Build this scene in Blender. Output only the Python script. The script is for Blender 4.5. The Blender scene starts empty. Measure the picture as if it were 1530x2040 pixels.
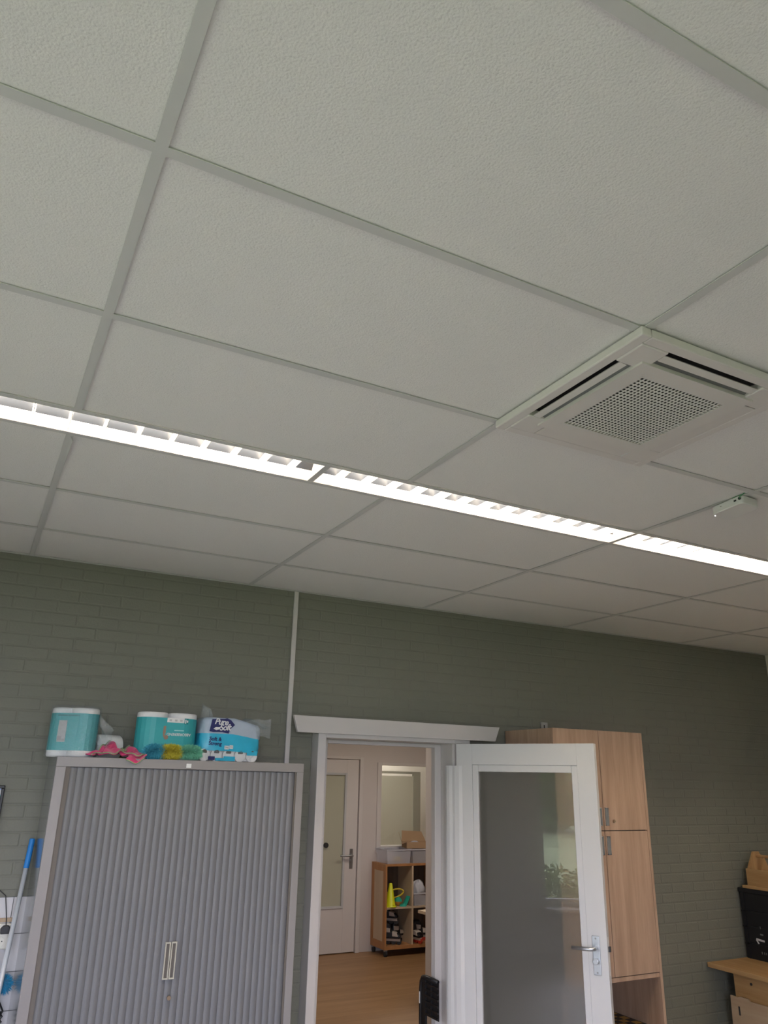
import bpy, bmesh, math, random
from mathutils import Vector, Matrix
random.seed(7)
S = bpy.context.scene
COL = S.collection

# ------------------------------------------------------------------ camera
CAMZ = 1.85
FPX = 1503.68
Rv = Vector((0.8838, -0.4656, 0.0208)); Uv = Vector((-0.1728, -0.2860, 0.9426)); Fv = Vector((0.4335, 0.8374, 0.3331))
cam_d = bpy.data.cameras.new('camera'); cam = bpy.data.objects.new('camera', cam_d); COL.objects.link(cam)
cam_d.sensor_fit = 'VERTICAL'; cam_d.sensor_height = 36.0; cam_d.lens = FPX / 2040 * 36.0
cam_d.clip_start = 0.02; cam_d.clip_end = 300
Fv.normalize(); Rv = (Rv - Fv * Rv.dot(Fv)).normalized(); Uv = Rv.cross(Fv)
cam.matrix_world = Matrix(((Rv.x, Uv.x, -Fv.x, 0), (Rv.y, Uv.y, -Fv.y, 0), (Rv.z, Uv.z, -Fv.z, CAMZ), (0, 0, 0, 1)))
S.camera = cam

# ------------------------------------------------------------------ world, light, exposure
SKY = 15.5          # overcast sky
TUBE = 90.0        # fluorescent tubes in this room
HALL = 19.0         # hall lamp panels
OFFICE = 22.0       # lamp panel of the lit office
w = bpy.data.worlds.new('sky'); S.world = w; w.use_nodes = True
bg = w.node_tree.nodes['Background']; bg.inputs[0].default_value = (0.90, 0.93, 1.13, 1); bg.inputs[1].default_value = SKY
S.view_settings.view_transform = 'Standard'; S.view_settings.look = 'None'
S.view_settings.exposure = 0.0; S.view_settings.gamma = 1.0; S.view_settings.use_curve_mapping = False
S.cycles.max_bounces = 8; S.cycles.diffuse_bounces = 4; S.cycles.glossy_bounces = 3
S.cycles.transmission_bounces = 8; S.cycles.transparent_max_bounces = 10
S.cycles.caustics_reflective = False; S.cycles.caustics_refractive = False
S.cycles.sample_clamp_indirect = 40.0; S.cycles.adaptive_threshold = 0.03; S.cycles.adaptive_min_samples = 16
# room numbers
XL, XR, YF, YB, ZC = -2.05, 5.965, -1.9, 4.29, 2.925
WY0, WY1, WZ0, WZ1 = 0.3, 2.76, 0.50, 2.62       # glazed strip in the left wall
VX0, VX1, VZ0, VZ1 = -1.9, 1.0, 0.80, 2.70       # glazed strip in the wall behind the viewer
pl = bpy.data.lights.new('window_portal', 'AREA'); pl.shape = 'RECTANGLE'; pl.size = WY1 - WY0; pl.size_y = WZ1 - WZ0
pl.cycles.is_portal = True
po = bpy.data.objects.new('window_portal', pl); COL.objects.link(po)
po.location = (XL - 0.12, (WY0 + WY1) / 2, (WZ0 + WZ1) / 2); po.rotation_euler = (math.pi / 2, 0, -math.pi / 2)

pl2 = bpy.data.lights.new('window_portal', 'AREA'); pl2.shape = 'RECTANGLE'; pl2.size = VX1 - VX0; pl2.size_y = VZ1 - VZ0
pl2.cycles.is_portal = True
po2 = bpy.data.objects.new('window_portal', pl2); COL.objects.link(po2)
po2.location = ((VX0 + VX1) / 2, YF - 0.10, (VZ0 + VZ1) / 2); po2.rotation_euler = (math.pi / 2, 0, 0)

# ------------------------------------------------------------------ materials
def nodes_of(name):
    m = bpy.data.materials.new(name); m.use_nodes = True
    return m, m.node_tree.nodes, m.node_tree.links, m.node_tree.nodes['Principled BSDF']
def mat(name, col, rough=0.5, metal=0.0, var=0.06, nscale=8.0, bump=0.0, bscale=60.0, spec=0.5, coat=0.0, trans=0.0, sheen=0.0, stretch=None, detail=3.0, coat_rough=0.03):
    m, N, L, P = nodes_of(name)
    tc = N.new('ShaderNodeTexCoord'); mp = N.new('ShaderNodeMapping'); L.new(tc.outputs['Object'], mp.inputs[0])
    if stretch: mp.inputs['Scale'].default_value = stretch
    no = N.new('ShaderNodeTexNoise'); no.inputs['Scale'].default_value = nscale; no.inputs['Detail'].default_value = detail
    L.new(mp.outputs[0], no.inputs['Vector'])
    mx = N.new('ShaderNodeMix'); mx.data_type = 'RGBA'
    mx.inputs[6].default_value = [c * (1 - var) for c in col] + [1]
    mx.inputs[7].default_value = [min(1, c * (1 + var)) for c in col] + [1]
    L.new(no.outputs[0], mx.inputs[0]); L.new(mx.outputs[2], P.inputs['Base Color'])
    P.inputs['Roughness'].default_value = rough; P.inputs['Metallic'].default_value = metal
    P.inputs['Specular IOR Level'].default_value = spec
    P.inputs['Coat Weight'].default_value = coat; P.inputs['Coat Roughness'].default_value = coat_rough
    P.inputs['Transmission Weight'].default_value = trans
    P.inputs['Sheen Weight'].default_value = sheen
    if bump:
        nb = N.new('ShaderNodeTexNoise'); nb.inputs['Scale'].default_value = bscale; nb.inputs['Detail'].default_value = 2.0
        L.new(tc.outputs['Object'], nb.inputs['Vector'])
        b = N.new('ShaderNodeBump'); b.inputs['Strength'].default_value = bump; b.inputs['Distance'].default_value = 0.004
        L.new(nb.outputs[0], b.inputs['Height']); L.new(b.outputs[0], P.inputs['Normal'])
    return m
def wood(name, c1, c2, axis='Z', scale=1.0, rough=0.5, spec=0.4):
    m, N, L, P = nodes_of(name)
    tc = N.new('ShaderNodeTexCoord'); mp = N.new('ShaderNodeMapping'); L.new(tc.outputs['Object'], mp.inputs[0])
    s = [14 * scale] * 3; s['XYZ'.index(axis)] = 0.9 * scale; mp.inputs['Scale'].default_value = s
    n1 = N.new('ShaderNodeTexNoise'); n1.inputs['Scale'].default_value = 1.3; n1.inputs['Detail'].default_value = 5; n1.inputs['Distortion'].default_value = 0.6
    n2 = N.new('ShaderNodeTexNoise'); n2.inputs['Scale'].default_value = 9.0; n2.inputs['Detail'].default_value = 4
    L.new(mp.outputs[0], n1.inputs['Vector']); L.new(mp.outputs[0], n2.inputs['Vector'])
    ad = N.new('ShaderNodeMath'); ad.operation = 'MULTIPLY_ADD'; ad.inputs[1].default_value = 0.35; L.new(n2.outputs[0], ad.inputs[0]); L.new(n1.outputs[0], ad.inputs[2])
    cr = N.new('ShaderNodeValToRGB'); e = cr.color_ramp.elements
    e[0].position = 0.42; e[0].color = (*c2, 1); e[1].position = 0.9; e[1].color = (*c1, 1)
    L.new(ad.outputs[0], cr.inputs[0]); L.new(cr.outputs[0], P.inputs['Base Color'])
    P.inputs['Roughness'].default_value = rough; P.inputs['Specular IOR Level'].default_value = spec
    b = N.new('ShaderNodeBump'); b.inputs['Strength'].default_value = 0.08; b.inputs['Distance'].default_value = 0.002
    L.new(n2.outputs[0], b.inputs['Height']); L.new(b.outputs[0], P.inputs['Normal'])
    return m
def emit(name, col, s):
    m, N, L, P = nodes_of(name)
    P.inputs['Base Color'].default_value = (*col, 1); P.inputs['Emission Color'].default_value = (*col, 1); P.inputs['Emission Strength'].default_value = s
    return m
def film(name, tint=(1, 1, 1), amount=0.12, rough=0.12, white=0.0):
    m, N, L, P = nodes_of(name); N.remove(P)
    out = N['Material Output']; t = N.new('ShaderNodeBsdfTransparent'); t.inputs[0].default_value = (*tint, 1)
    g = N.new('ShaderNodeBsdfGlossy'); g.inputs['Roughness'].default_value = rough
    fr = N.new('ShaderNodeFresnel'); fr.inputs[0].default_value = 1.45
    ad = N.new('ShaderNodeMath'); ad.operation = 'ADD'; ad.use_clamp = True; ad.inputs[1].default_value = amount; L.new(fr.outputs[0], ad.inputs[0])
    mn = N.new('ShaderNodeMath'); mn.operation = 'MINIMUM'; mn.inputs[1].default_value = 0.16; L.new(ad.outputs[0], mn.inputs[0])
    mx = N.new('ShaderNodeMixShader'); L.new(mn.outputs[0], mx.inputs[0]); L.new(t.outputs[0], mx.inputs[1]); L.new(g.outputs[0], mx.inputs[2])
    no = N.new('ShaderNodeTexNoise'); no.inputs['Scale'].default_value = 22; b = N.new('ShaderNodeBump'); b.inputs['Strength'].default_value = 0.5; b.inputs['Distance'].default_value = 0.02
    L.new(no.outputs[0], b.inputs['Height']); L.new(b.outputs[0], g.inputs['Normal'])
    last = mx
    if white:
        d = N.new('ShaderNodeBsdfDiffuse'); d.inputs[0].default_value = (*tint, 1)
        m2 = N.new('ShaderNodeMixShader'); m2.inputs[0].default_value = white
        L.new(mx.outputs[0], m2.inputs[1]); L.new(d.outputs[0], m2.inputs[2]); last = m2
    L.new(last.outputs[0], out.inputs[0])
    return m
def pane_glass(name):
    m, N, L, P = nodes_of(name); N.remove(P)
    out = N['Material Output']; t = N.new('ShaderNodeBsdfTransparent'); t.inputs[0].default_value = (0.95, 0.95, 0.95, 1)
    g = N.new('ShaderNodeBsdfGlossy'); g.inputs['Roughness'].default_value = 0.0
    fr = N.new('ShaderNodeFresnel'); fr.inputs[0].default_value = 1.45
    mx = N.new('ShaderNodeMixShader'); L.new(fr.outputs[0], mx.inputs[0]); L.new(t.outputs[0], mx.inputs[1]); L.new(g.outputs[0], mx.inputs[2])
    L.new(mx.outputs[0], out.inputs[0]); return m

def tile_material():
    m, N, L, P = nodes_of('ceiling_tile_white')
    tc = N.new('ShaderNodeTexCoord')
    v = N.new('ShaderNodeTexVoronoi'); v.inputs['Scale'].default_value = 150; L.new(tc.outputs['Object'], v.inputs['Vector'])
    n = N.new('ShaderNodeTexNoise'); n.inputs['Scale'].default_value = 240; n.inputs['Detail'].default_value = 3; L.new(tc.outputs['Object'], n.inputs['Vector'])
    n0 = N.new('ShaderNodeTexNoise'); n0.inputs['Scale'].default_value = 60; n0.inputs['Detail'].default_value = 4; L.new(tc.outputs['Object'], n0.inputs['Vector'])
    s = N.new('ShaderNodeMath'); s.operation = 'MULTIPLY_ADD'; s.inputs[1].default_value = -0.5; L.new(v.outputs['Distance'], s.inputs[0]); L.new(n.outputs[0], s.inputs[2])
    s2 = N.new('ShaderNodeMath'); s2.operation = 'MULTIPLY_ADD'; s2.inputs[1].default_value = 0.6; L.new(n0.outputs[0], s2.inputs[0]); L.new(s.outputs[0], s2.inputs[2])
    b = N.new('ShaderNodeBump'); b.inputs['Strength'].default_value = 0.36; b.inputs['Distance'].default_value = 0.003
    L.new(s2.outputs[0], b.inputs['Height']); L.new(b.outputs[0], P.inputs['Normal'])
    cr = N.new('ShaderNodeValToRGB'); e = cr.color_ramp.elements
    e[0].position = 0.25; e[0].color = (0.66, 0.65, 0.63, 1); e[1].position = 0.42; e[1].color = (0.80, 0.79, 0.765, 1)
    L.new(n.outputs[0], cr.inputs[0]); L.new(cr.outputs[0], P.inputs['Base Color'])
    P.inputs['Roughness'].default_value = 0.9; P.inputs['Specular IOR Level'].default_value = 0.15
    return m

M = {}
M['tile'] = tile_material()
M['bar'] = mat('grid_bar_white', (0.60, 0.60, 0.58), 0.45, var=0.02)
M['green'] = mat('green_wall_paint', (0.198, 0.199, 0.160), 0.55, var=0.06, nscale=3, bump=0.35, bscale=90, spec=0.35)
M['white'] = mat('white_paint', (0.57, 0.57, 0.56), 0.42, var=0.02, nscale=4)
M['whitewall'] = mat('white_wall_paint', (0.72, 0.70, 0.66), 0.7, var=0.03, bump=0.1)
M['hallwall'] = mat('hall_wall_paint', (0.66, 0.60, 0.56), 0.6, var=0.02)
M['hallwood'] = mat('hall_door_paint', (0.70, 0.65, 0.61), 0.45, var=0.02)
M['frame'] = mat('frame_paint', (0.575, 0.55, 0.53), 0.42, var=0.02)
M['plastic'] = mat('white_plastic', (0.76, 0.74, 0.71), 0.35, var=0.02)
M['acplastic'] = mat('airco_plastic', (0.70, 0.67, 0.64), 0.4, var=0.01)
M['black'] = mat('black_plastic', (0.012, 0.012, 0.013), 0.45, var=0.1)
M['slot'] = mat('dark_slot', (0.02, 0.02, 0.02), 0.8)
M['intake'] = mat('intake_filter', (0.045, 0.045, 0.042), 0.9)
M['greyvane'] = mat('grey_vane', (0.20, 0.21, 0.20), 0.5)
M['cabgrey'] = mat('cabinet_grey', (0.245, 0.23, 0.225), 0.38, var=0.03, spec=0.5, bump=0.04, bscale=300)
M['cabside'] = mat('cabinet_side_lacquer', (0.17, 0.18, 0.175), 0.16, var=0.02, spec=0.9, coat=0.6, coat_rough=0.12)
M['slat'] = mat('tambour_slat', (0.145, 0.147, 0.152), 0.5, var=0.04, nscale=5)
M['guide'] = mat('guide_strip', (0.12, 0.105, 0.09), 0.6)
M['beige'] = mat('beige_plastic', (0.42, 0.40, 0.33), 0.4)
M['brass'] = mat('brass', (0.55, 0.42, 0.30), 0.3, 1.0)
M['alu'] = mat('aluminium', (0.66, 0.70, 0.74), 0.35, 0.25, var=0.04)
M['steel'] = mat('brushed_steel', (0.50, 0.52, 0.54), 0.32, 0.9, var=0.04)
M['oak'] = wood('light_oak_laminate', (0.50, 0.345, 0.24), (0.345, 0.225, 0.15), 'Z', 1.0, 0.5)
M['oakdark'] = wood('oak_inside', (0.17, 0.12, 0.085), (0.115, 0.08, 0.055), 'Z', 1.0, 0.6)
M['pine'] = wood('pine', (0.52, 0.33, 0.15), (0.40, 0.23, 0.09), 'Y', 1.0, 0.5)
M['pinex'] = wood('pine_side', (0.50, 0.31, 0.14), (0.36, 0.20, 0.08), 'Z', 1.0, 0.5)
M['ply'] = wood('plywood', (0.50, 0.38, 0.25), (0.42, 0.30, 0.19), 'Y', 0.6, 0.6)
M['beech'] = wood('beech', (0.50, 0.25, 0.10), (0.40, 0.185, 0.07), 'Z', 1.0, 0.45)
M['maple'] = wood('maple_panel', (0.62, 0.49, 0.34), (0.55, 0.42, 0.28), 'Z', 0.7, 0.5)
M['laminate'] = wood('laminate_floor', (0.40, 0.235, 0.115), (0.26, 0.14, 0.06), 'X', 0.45, 0.42)
M['roomfloor'] = mat('room_floor', (0.44, 0.415, 0.39), 0.5, var=0.08, nscale=3)
M['ceramic'] = mat('white_wall_tile', (0.68, 0.67, 0.68), 0.12, var=0.02, spec=0.6)
M['grout'] = mat('tile_grout', (0.22, 0.22, 0.22), 0.9)
M['socket'] = mat('socket_cream', (0.70, 0.68, 0.60), 0.35, var=0.01)
M['bluegrip'] = mat('blue_grip', (0.015, 0.22, 0.62), 0.5)
M['blueflu'] = mat('blue_fluff', (0.02, 0.34, 0.60), 0.9, sheen=0.3)
M['teal'] = mat('teal_print', (0.035, 0.36, 0.38), 0.45, var=0.04)
M['tealdark'] = mat('dark_teal_print', (0.01, 0.22, 0.22), 0.45)
M['paper'] = mat('tissue_paper', (0.80, 0.79, 0.78), 0.9, var=0.03, bump=0.25, bscale=120)
M['print'] = mat('white_print', (0.70, 0.70, 0.69), 0.5, var=0.02)
M['greyprint'] = mat('grey_print', (0.42, 0.43, 0.43), 0.6, var=0.15, nscale=120)
M['paleprint'] = mat('pale_teal_print', (0.33, 0.66, 0.64), 0.5)
M['skin'] = mat('skin_print', (0.30, 0.20, 0.14), 0.6)
M['navy'] = mat('navy_print', (0.018, 0.022, 0.12), 0.4, var=0.1)
M['cyan'] = mat('cyan_print', (0.03, 0.42, 0.62), 0.35, var=0.15, nscale=14, bump=0.6, bscale=18)
M['lav'] = mat('lavender_wrap', (0.40, 0.47, 0.56), 0.35, var=0.12, nscale=12, bump=0.6, bscale=18)
M['core'] = mat('roll_core', (0.13, 0.12, 0.11), 0.9)
M['film'] = film('clear_film', (0.97, 0.99, 1.0), 0.05, 0.10, 0.04)
M['filmtail'] = film('clear_film_tail', (0.88, 0.93, 0.95), 0.10, 0.15, 0.10)
M['bin'] = film('clear_bin_plastic', (0.86, 0.86, 0.90), 0.06, 0.2, 0.36)
M['pink'] = mat('pink_cloth', (0.62, 0.045, 0.17), 0.95, var=0.12, nscale=30, sheen=0.3)
M['hem'] = mat('green_hem', (0.26, 0.33, 0.18), 0.9)
M['fl_blue'] = mat('fluff_blue', (0.08, 0.46, 0.60), 0.95); M['fl_yel'] = mat('fluff_yellow', (0.64, 0.56, 0.06), 0.95); M['fl_grn'] = mat('fluff_green', (0.22, 0.60, 0.42), 0.95)
M['glass'] = pane_glass('window_glass')
M['cardboard'] = mat('cardboard', (0.42, 0.27, 0.15), 0.8)
M['cone'] = mat('yellow_cone_plastic', (0.70, 0.72, 0.01), 0.4); M['yel'] = mat('yellow_plastic', (0.66, 0.50, 0.04), 0.4)
M['turq'] = mat('turquoise_plastic', (0.02, 0.36, 0.26), 0.45); M['org'] = mat('orange_plastic', (0.55, 0.25, 0.05), 0.5)
M['skblack'] = mat('skate_black', (0.012, 0.012, 0.014), 0.4); M['skwhite'] = mat('skate_white', (0.55, 0.48, 0.42), 0.4); M['skred'] = mat('skate_red', (0.55, 0.05, 0.03), 0.4)
M['grey'] = mat('grey_metal', (0.30, 0.30, 0.29), 0.4, 0.3); M['dark'] = mat('dark_rubber', (0.03, 0.03, 0.03), 0.6)
M['frost2'] = mat('obscured_glass', (0.50, 0.49, 0.37), 0.35, var=0.04, nscale=1.5, spec=0.5)
M['bag'] = mat('white_bag', (0.62, 0.62, 0.66), 0.5, bump=0.5, bscale=40)
M['board'] = mat('whiteboard', (0.56, 0.56, 0.48), 0.3, var=0.02); M['boardframe'] = mat('board_frame', (0.36, 0.36, 0.31), 0.4)
M['leaf'] = mat('hedge_leaf', (0.05, 0.10, 0.025), 0.7, var=0.6, nscale=2.5); M['leaf2'] = mat('shrub_leaf', (0.14, 0.20, 0.04), 0.6, var=0.5, nscale=8)
M['grass'] = mat('garden_grass', (0.165, 0.20, 0.10), 0.9, var=0.45, nscale=1.2, detail=6)
M['cable'] = mat('green_cable', (0.06, 0.30, 0.12), 0.4); M['sensor'] = mat('sensor_white', (0.72, 0.72, 0.70), 0.35, var=0.01)
M['led'] = emit('led_white', (1, 1, 1), 3.0)
M['yellowsq'] = mat('chess_light', (0.62, 0.36, 0.07), 0.4); M['blacksq'] = mat('chess_dark', (0.012, 0.012, 0.012), 0.4)
M['screenpic'] = mat('screen_picture', (0.10, 0.16, 0.42), 0.3, var=0.7, nscale=18)
M['ledgreen'] = mat('screen_green', (0.02, 0.45, 0.22), 0.4)
M['tube'] = emit('fluorescent_tube', (1.0, 0.83, 0.64), TUBE)
M['reflector'] = mat('white_reflector', (0.82, 0.81, 0.80), 0.4, var=0.01)
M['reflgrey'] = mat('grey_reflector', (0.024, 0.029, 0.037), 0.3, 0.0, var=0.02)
M['hallamp'] = emit('hall_lamp_diffuser', (1.0, 0.90, 0.80), HALL); M['officelamp'] = emit('office_lamp_diffuser', (1.0, 0.92, 0.78), OFFICE)
M['lampcase'] = mat('lamp_case', (0.7, 0.7, 0.68), 0.5)
# obscured door glass: rough transmission under a smooth glossy face
def door_glass():
    m, N, L, P = nodes_of('obscured_door_glass')
    P.inputs['Base Color'].default_value = (0.80, 0.77, 0.69, 1); P.inputs['Transmission Weight'].default_value = 0.91
    P.inputs['Roughness'].default_value = 0.38; P.inputs['IOR'].default_value = 1.12; P.inputs['Coat Weight'].default_value = 1.0; P.inputs['Coat Roughness'].default_value = 0.0; P.inputs['Coat IOR'].default_value = 1.6
    return m
M['doorglass'] = door_glass()

# ------------------------------------------------------------------ mesh helpers
class MB:
    def __init__(s): s.v = []; s.f = []; s.mi = []; s.cur = 0
    def add(s, vs, fs):
        o = len(s.v); s.v += [tuple(v) for v in vs]; s.f += [tuple(i + o for i in f) for f in fs]; s.mi += [s.cur] * len(fs); return s
    def box(s, x0, x1, y0, y1, z0, z1):
        return s.add([(x0, y0, z0), (x1, y0, z0), (x1, y1, z0), (x0, y1, z0), (x0, y0, z1), (x1, y0, z1), (x1, y1, z1), (x0, y1, z1)],
                     [(0, 3, 2, 1), (4, 5, 6, 7), (0, 1, 5, 4), (1, 2, 6, 5), (2, 3, 7, 6), (3, 0, 4, 7)])
    def prism(s, poly, axis, a, b):
        n = len(poly)
        def P(u, v, t): return (t, u, v) if axis == 'X' else ((u, t, v) if axis == 'Y' else (u, v, t))
        vs = [P(u, v, a) for u, v in poly] + [P(u, v, b) for u, v in poly]
        fs = [tuple(range(n))[::-1], tuple(range(n, 2 * n))] + [(i, (i + 1) % n, n + (i + 1) % n, n + i) for i in range(n)]
        return s.add(vs, fs)
    def cyl(s, p0, p1, r0, r1=None, n=16, cap=True):
        r1 = r0 if r1 is None else r1; p0 = Vector(p0); p1 = Vector(p1); d = (p1 - p0).normalized()
        a = d.orthogonal().normalized(); b = d.cross(a)
        vs = []
        for p, r in ((p0, r0), (p1, r1)):
            for i in range(n):
                t = 2 * math.pi * i / n; vs.append(p + (a * math.cos(t) + b * math.sin(t)) * r)
        fs = [(i, (i + 1) % n, n + (i + 1) % n, n + i) for i in range(n)]
        if cap: fs += [tuple(range(n))[::-1], tuple(range(n, 2 * n))]
        return s.add(vs, fs)
    def tube(s, pts, r, n=8):
        pts = [Vector(p) for p in pts]; rings = []; prev = None
        for i, p in enumerate(pts):
            d = (pts[min(i + 1, len(pts) - 1)] - pts[max(i - 1, 0)]).normalized()
            a = d.orthogonal().normalized() if prev is None else (prev - d * prev.dot(d)).normalized()
            prev = a; b = d.cross(a); rr = r[i] if isinstance(r, (list, tuple)) else r
            rings.append([p + (a * math.cos(2 * math.pi * k / n) + b * math.sin(2 * math.pi * k / n)) * rr for k in range(n)])
        vs = [v for g in rings for v in g]; fs = []
        for i in range(len(rings) - 1):
            for k in range(n): fs.append((i * n + k, i * n + (k + 1) % n, (i + 1) * n + (k + 1) % n, (i + 1) * n + k))
        fs += [tuple(range(n))[::-1], tuple(range((len(rings) - 1) * n, len(rings) * n))]
        return s.add(vs, fs)
    def lathe(s, prof, c=(0, 0, 0), n=24):
        vs = []; fs = []; c = Vector(c)
        for r, z in prof:
            for k in range(n): vs.append(c + Vector((r * math.cos(2 * math.pi * k / n), r * math.sin(2 * math.pi * k / n), z)))
        for i in range(len(prof) - 1):
            for k in range(n): fs.append((i * n + k, i * n + (k + 1) % n, (i + 1) * n + (k + 1) % n, (i + 1) * n + k))
        return s.add(vs, fs)
    def grid(s, fn, nu, nv, closed=False):
        vs = [fn(i / nu, j / nv) for j in range(nv + 1) for i in range(nu + 1)]; fs = []
        for j in range(nv):
            for i in range(nu): a = j * (nu + 1) + i; fs.append((a, a + 1, a + nu + 2, a + nu + 1))
        return s.add(vs, fs)
    def mesh(s, name, mats, smooth=False):
        me = bpy.data.meshes.new(name); me.from_pydata(s.v, [], s.f)
        for m in (mats if isinstance(mats, (list, tuple)) else [mats]): me.materials.append(M[m] if isinstance(m, str) else m)
        for p, i in zip(me.polygons, s.mi): p.material_index = i; p.use_smooth = smooth
        me.validate(); me.update(); return me
    def build(s, name, mats, parent=None, bevel=0.0, smooth=False, loc=None, rot=None, solid=0.0, sub=0, seg=2):
        o = bpy.data.objects.new(name, s.mesh(name, mats, smooth)); COL.objects.link(o)
        if parent is not None: o.parent = parent
        if loc: o.location = loc
        if rot: o.rotation_euler = rot
        if solid: md = o.modifiers.new('thickness', 'SOLIDIFY'); md.thickness = solid
        if sub: md = o.modifiers.new('subdivision', 'SUBSURF'); md.levels = sub; md.render_levels = sub
        if bevel: md = o.modifiers.new('bevel', 'BEVEL'); md.width = bevel; md.segments = seg; md.limit_method = 'ANGLE'
        return o
def box(*a): return MB().box(*a)
def tag(o, label, cat=None, group=None, kind=None):
    if label: o['label'] = label
    if cat: o['category'] = cat
    if group: o['group'] = group
    if kind: o['kind'] = kind
    return o
def empty(name, loc=(0, 0, 0), rz=0.0):
    o = bpy.data.objects.new(name, None); COL.objects.link(o); o.location = loc; o.rotation_euler = (0, 0, rz); o.empty_display_size = 0.05; return o
def struct(o, label=None): return tag(o, label, None, None, 'structure')
def link_mesh(name, me, parent, loc=(0, 0, 0), rot=None):
    o = bpy.data.objects.new(name, me); COL.objects.link(o); o.parent = parent; o.location = loc
    if rot: o.rotation_euler = rot
    return o
def text(name, body, size, m, parent, matrix, shear=0.0, ext=0.0004, bold=0.0, spacing=1.0, align='CENTER'):
    cu = bpy.data.curves.new(name, 'FONT'); cu.body = body; cu.size = size; cu.shear = shear; cu.extrude = ext; cu.offset = bold
    cu.space_character = spacing; cu.align_x = align; cu.align_y = 'CENTER'; cu.resolution_u = 3
    t = bpy.data.objects.new(name, cu); COL.objects.link(t)
    dg = bpy.context.evaluated_depsgraph_get(); me = bpy.data.meshes.new_from_object(t.evaluated_get(dg))
    bpy.data.objects.remove(t); bpy.data.curves.remove(cu)
    me.materials.clear(); me.materials.append(M[m])
    o = bpy.data.objects.new(name, me); COL.objects.link(o); o.parent = parent; o.matrix_local = matrix; return o
def face_m(x, y, z, roll=0.0):
    # text plane whose normal looks along -Y, x to the right
    return Matrix.Translation((x, y, z)) @ Matrix.Rotation(math.pi / 2, 4, 'X') @ Matrix.Rotation(roll, 4, 'Z')

# ================================================================== ROOM SHELL
struct(box(XL - 0.1, XR, YF, YB + 0.02, -0.1, 0.0).build('floor', 'roomfloor'), 'neutral grey floor of the room')  # unseen floor, toned grey to keep its bounce light neutral
struct(box(XR, XR + 0.15, YF, YB, 0, ZC + 0.3).build('wall_right', 'whitewall'), 'white plastered wall on the right side of the room')
wf = MB(); wf.box(XL - 0.25, VX0, YF - 0.2, YF, 0, ZC + 0.3); wf.box(VX1, XR + 0.15, YF - 0.2, YF, 0, ZC + 0.3); wf.box(VX0, VX1, YF - 0.2, YF, 0, VZ0); wf.box(VX0, VX1, YF - 0.2, YF, VZ1, ZC + 0.3)
struct(wf.build('wall_front', 'whitewall'), 'white plastered wall opposite the green wall')
wl = MB()
wl.box(XL - 0.25, XL, YF, WY0, 0, ZC + 0.3); wl.box(XL - 0.25, XL, WY1, YB + 0.3, 0, ZC + 0.3)
wl.box(XL - 0.25, XL, WY0, WY1, 0, WZ0); wl.box(XL - 0.25, XL, WY0, WY1, WZ1, ZC + 0.3)
struct(wl.build('wall_left', 'whitewall'), 'white wall with a long row of garden windows')
def window(n, c, rz, wd, H, z0, label):
    e = struct(empty('window_%d' % n, (c[0], c[1], z0), rz), label); f = MB(); t = 0.06; h = wd / 2
    for a in ((-0.04, 0.04, -h, -h + t, 0, H), (-0.04, 0.04, h - t, h, 0, H), (-0.04, 0.04, -h + t, h - t, 0, t), (-0.04, 0.04, -h + t, h - t, H - t, H)): box(*a).build('window_frame', 'white', e)
    box(-0.004, 0.004, -h + t, h - t, t, H - t).build('pane', 'glass', e)
ww = (WY1 - WY0) / 2; vw = (VX1 - VX0) / 2
for i in range(2): window(i + 1, (XL - 0.12, WY0 + (i + 0.5) * ww), 0.0, ww, WZ1 - WZ0, WZ0, 'tall garden window in the left wall, ' + ('further from' if i == 0 else 'nearer to') + ' the green wall')
for i in range(2): window(i + 5, (VX0 + (i + 0.5) * vw, YF - 0.10), math.pi / 2, vw, VZ1 - VZ0, VZ0, ('left' if i == 0 else 'right') + ' garden window in the wall behind the viewer')
struct(box(XL - 0.02, XL + 0.2, WY0 - 0.05, WY1 + 0.02, WZ0 - 0.05, WZ0 - 0.01).build('trim_3', 'white', bevel=0.005), 'white window sill board along the left wall')

# back wall with painted bricks
DX0, DX1, DZ1 = 1.78, 2.83, 2.10            # frame outer edges
BY = YB + 0.0005                              # joint plane
wb = MB(); wb.box(XL - 0.1, DX0, BY, BY + 0.1, 0, ZC + 0.3); wb.box(DX1, XR, BY, BY + 0.1, 0, ZC + 0.3); wb.box(DX0, DX1, BY, BY + 0.1, DZ1, ZC + 0.3)
wall_back = struct(wb.build('wall_back', 'green'), 'grey-green painted brick wall with the doorway')
TILE_TOP, TILE_X1 = 1.293, 0.62
def brick_geo(wd, ht, d=0.0065, ch=0.0045):
    a, b = wd / 2, ht / 2
    vs = [(-a, d, -b), (a, d, -b), (a, d, b), (-a, d, b), (-a, 0.0016, -b), (a, 0.0016, -b), (a, 0.0016, b), (-a, 0.0016, b),
          (-a + ch, 0, -b + ch), (a - ch, 0, -b + ch), (a - ch, 0, b - ch), (-a + ch, 0, b - ch)]
    fs = [(0, 1, 5, 4), (1, 2, 6, 5), (2, 3, 7, 6), (3, 0, 4, 7), (4, 5, 9, 8), (5, 6, 10, 9), (6, 7, 11, 10), (7, 4, 8, 11), (8, 9, 10, 11)]
    return vs, fs
PX, PZ, JT = 0.2147, 0.0630, 0.006
def project(x, y, z):
    d = Vector((x, y, z - CAMZ)); k = d.dot(Fv); return 765 + FPX * d.dot(Rv) / k, 1020 - FPX * d.dot(Uv) / k
def hidden(u, v):
    return (u > 97 and 1508 < v and u < 600) or (630 < u < 910 and v > 1462) or (585 < u < 990 and 1425 < v < 1475) or (905 < u < 1200 and v > 1480) or (1003 < u < 1290 and v > 1455) or (v > 1915 and u > 1410) or (u > 1462 and v > 1765)
bricks = []
row = 0; z = 2.893 + PZ
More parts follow.
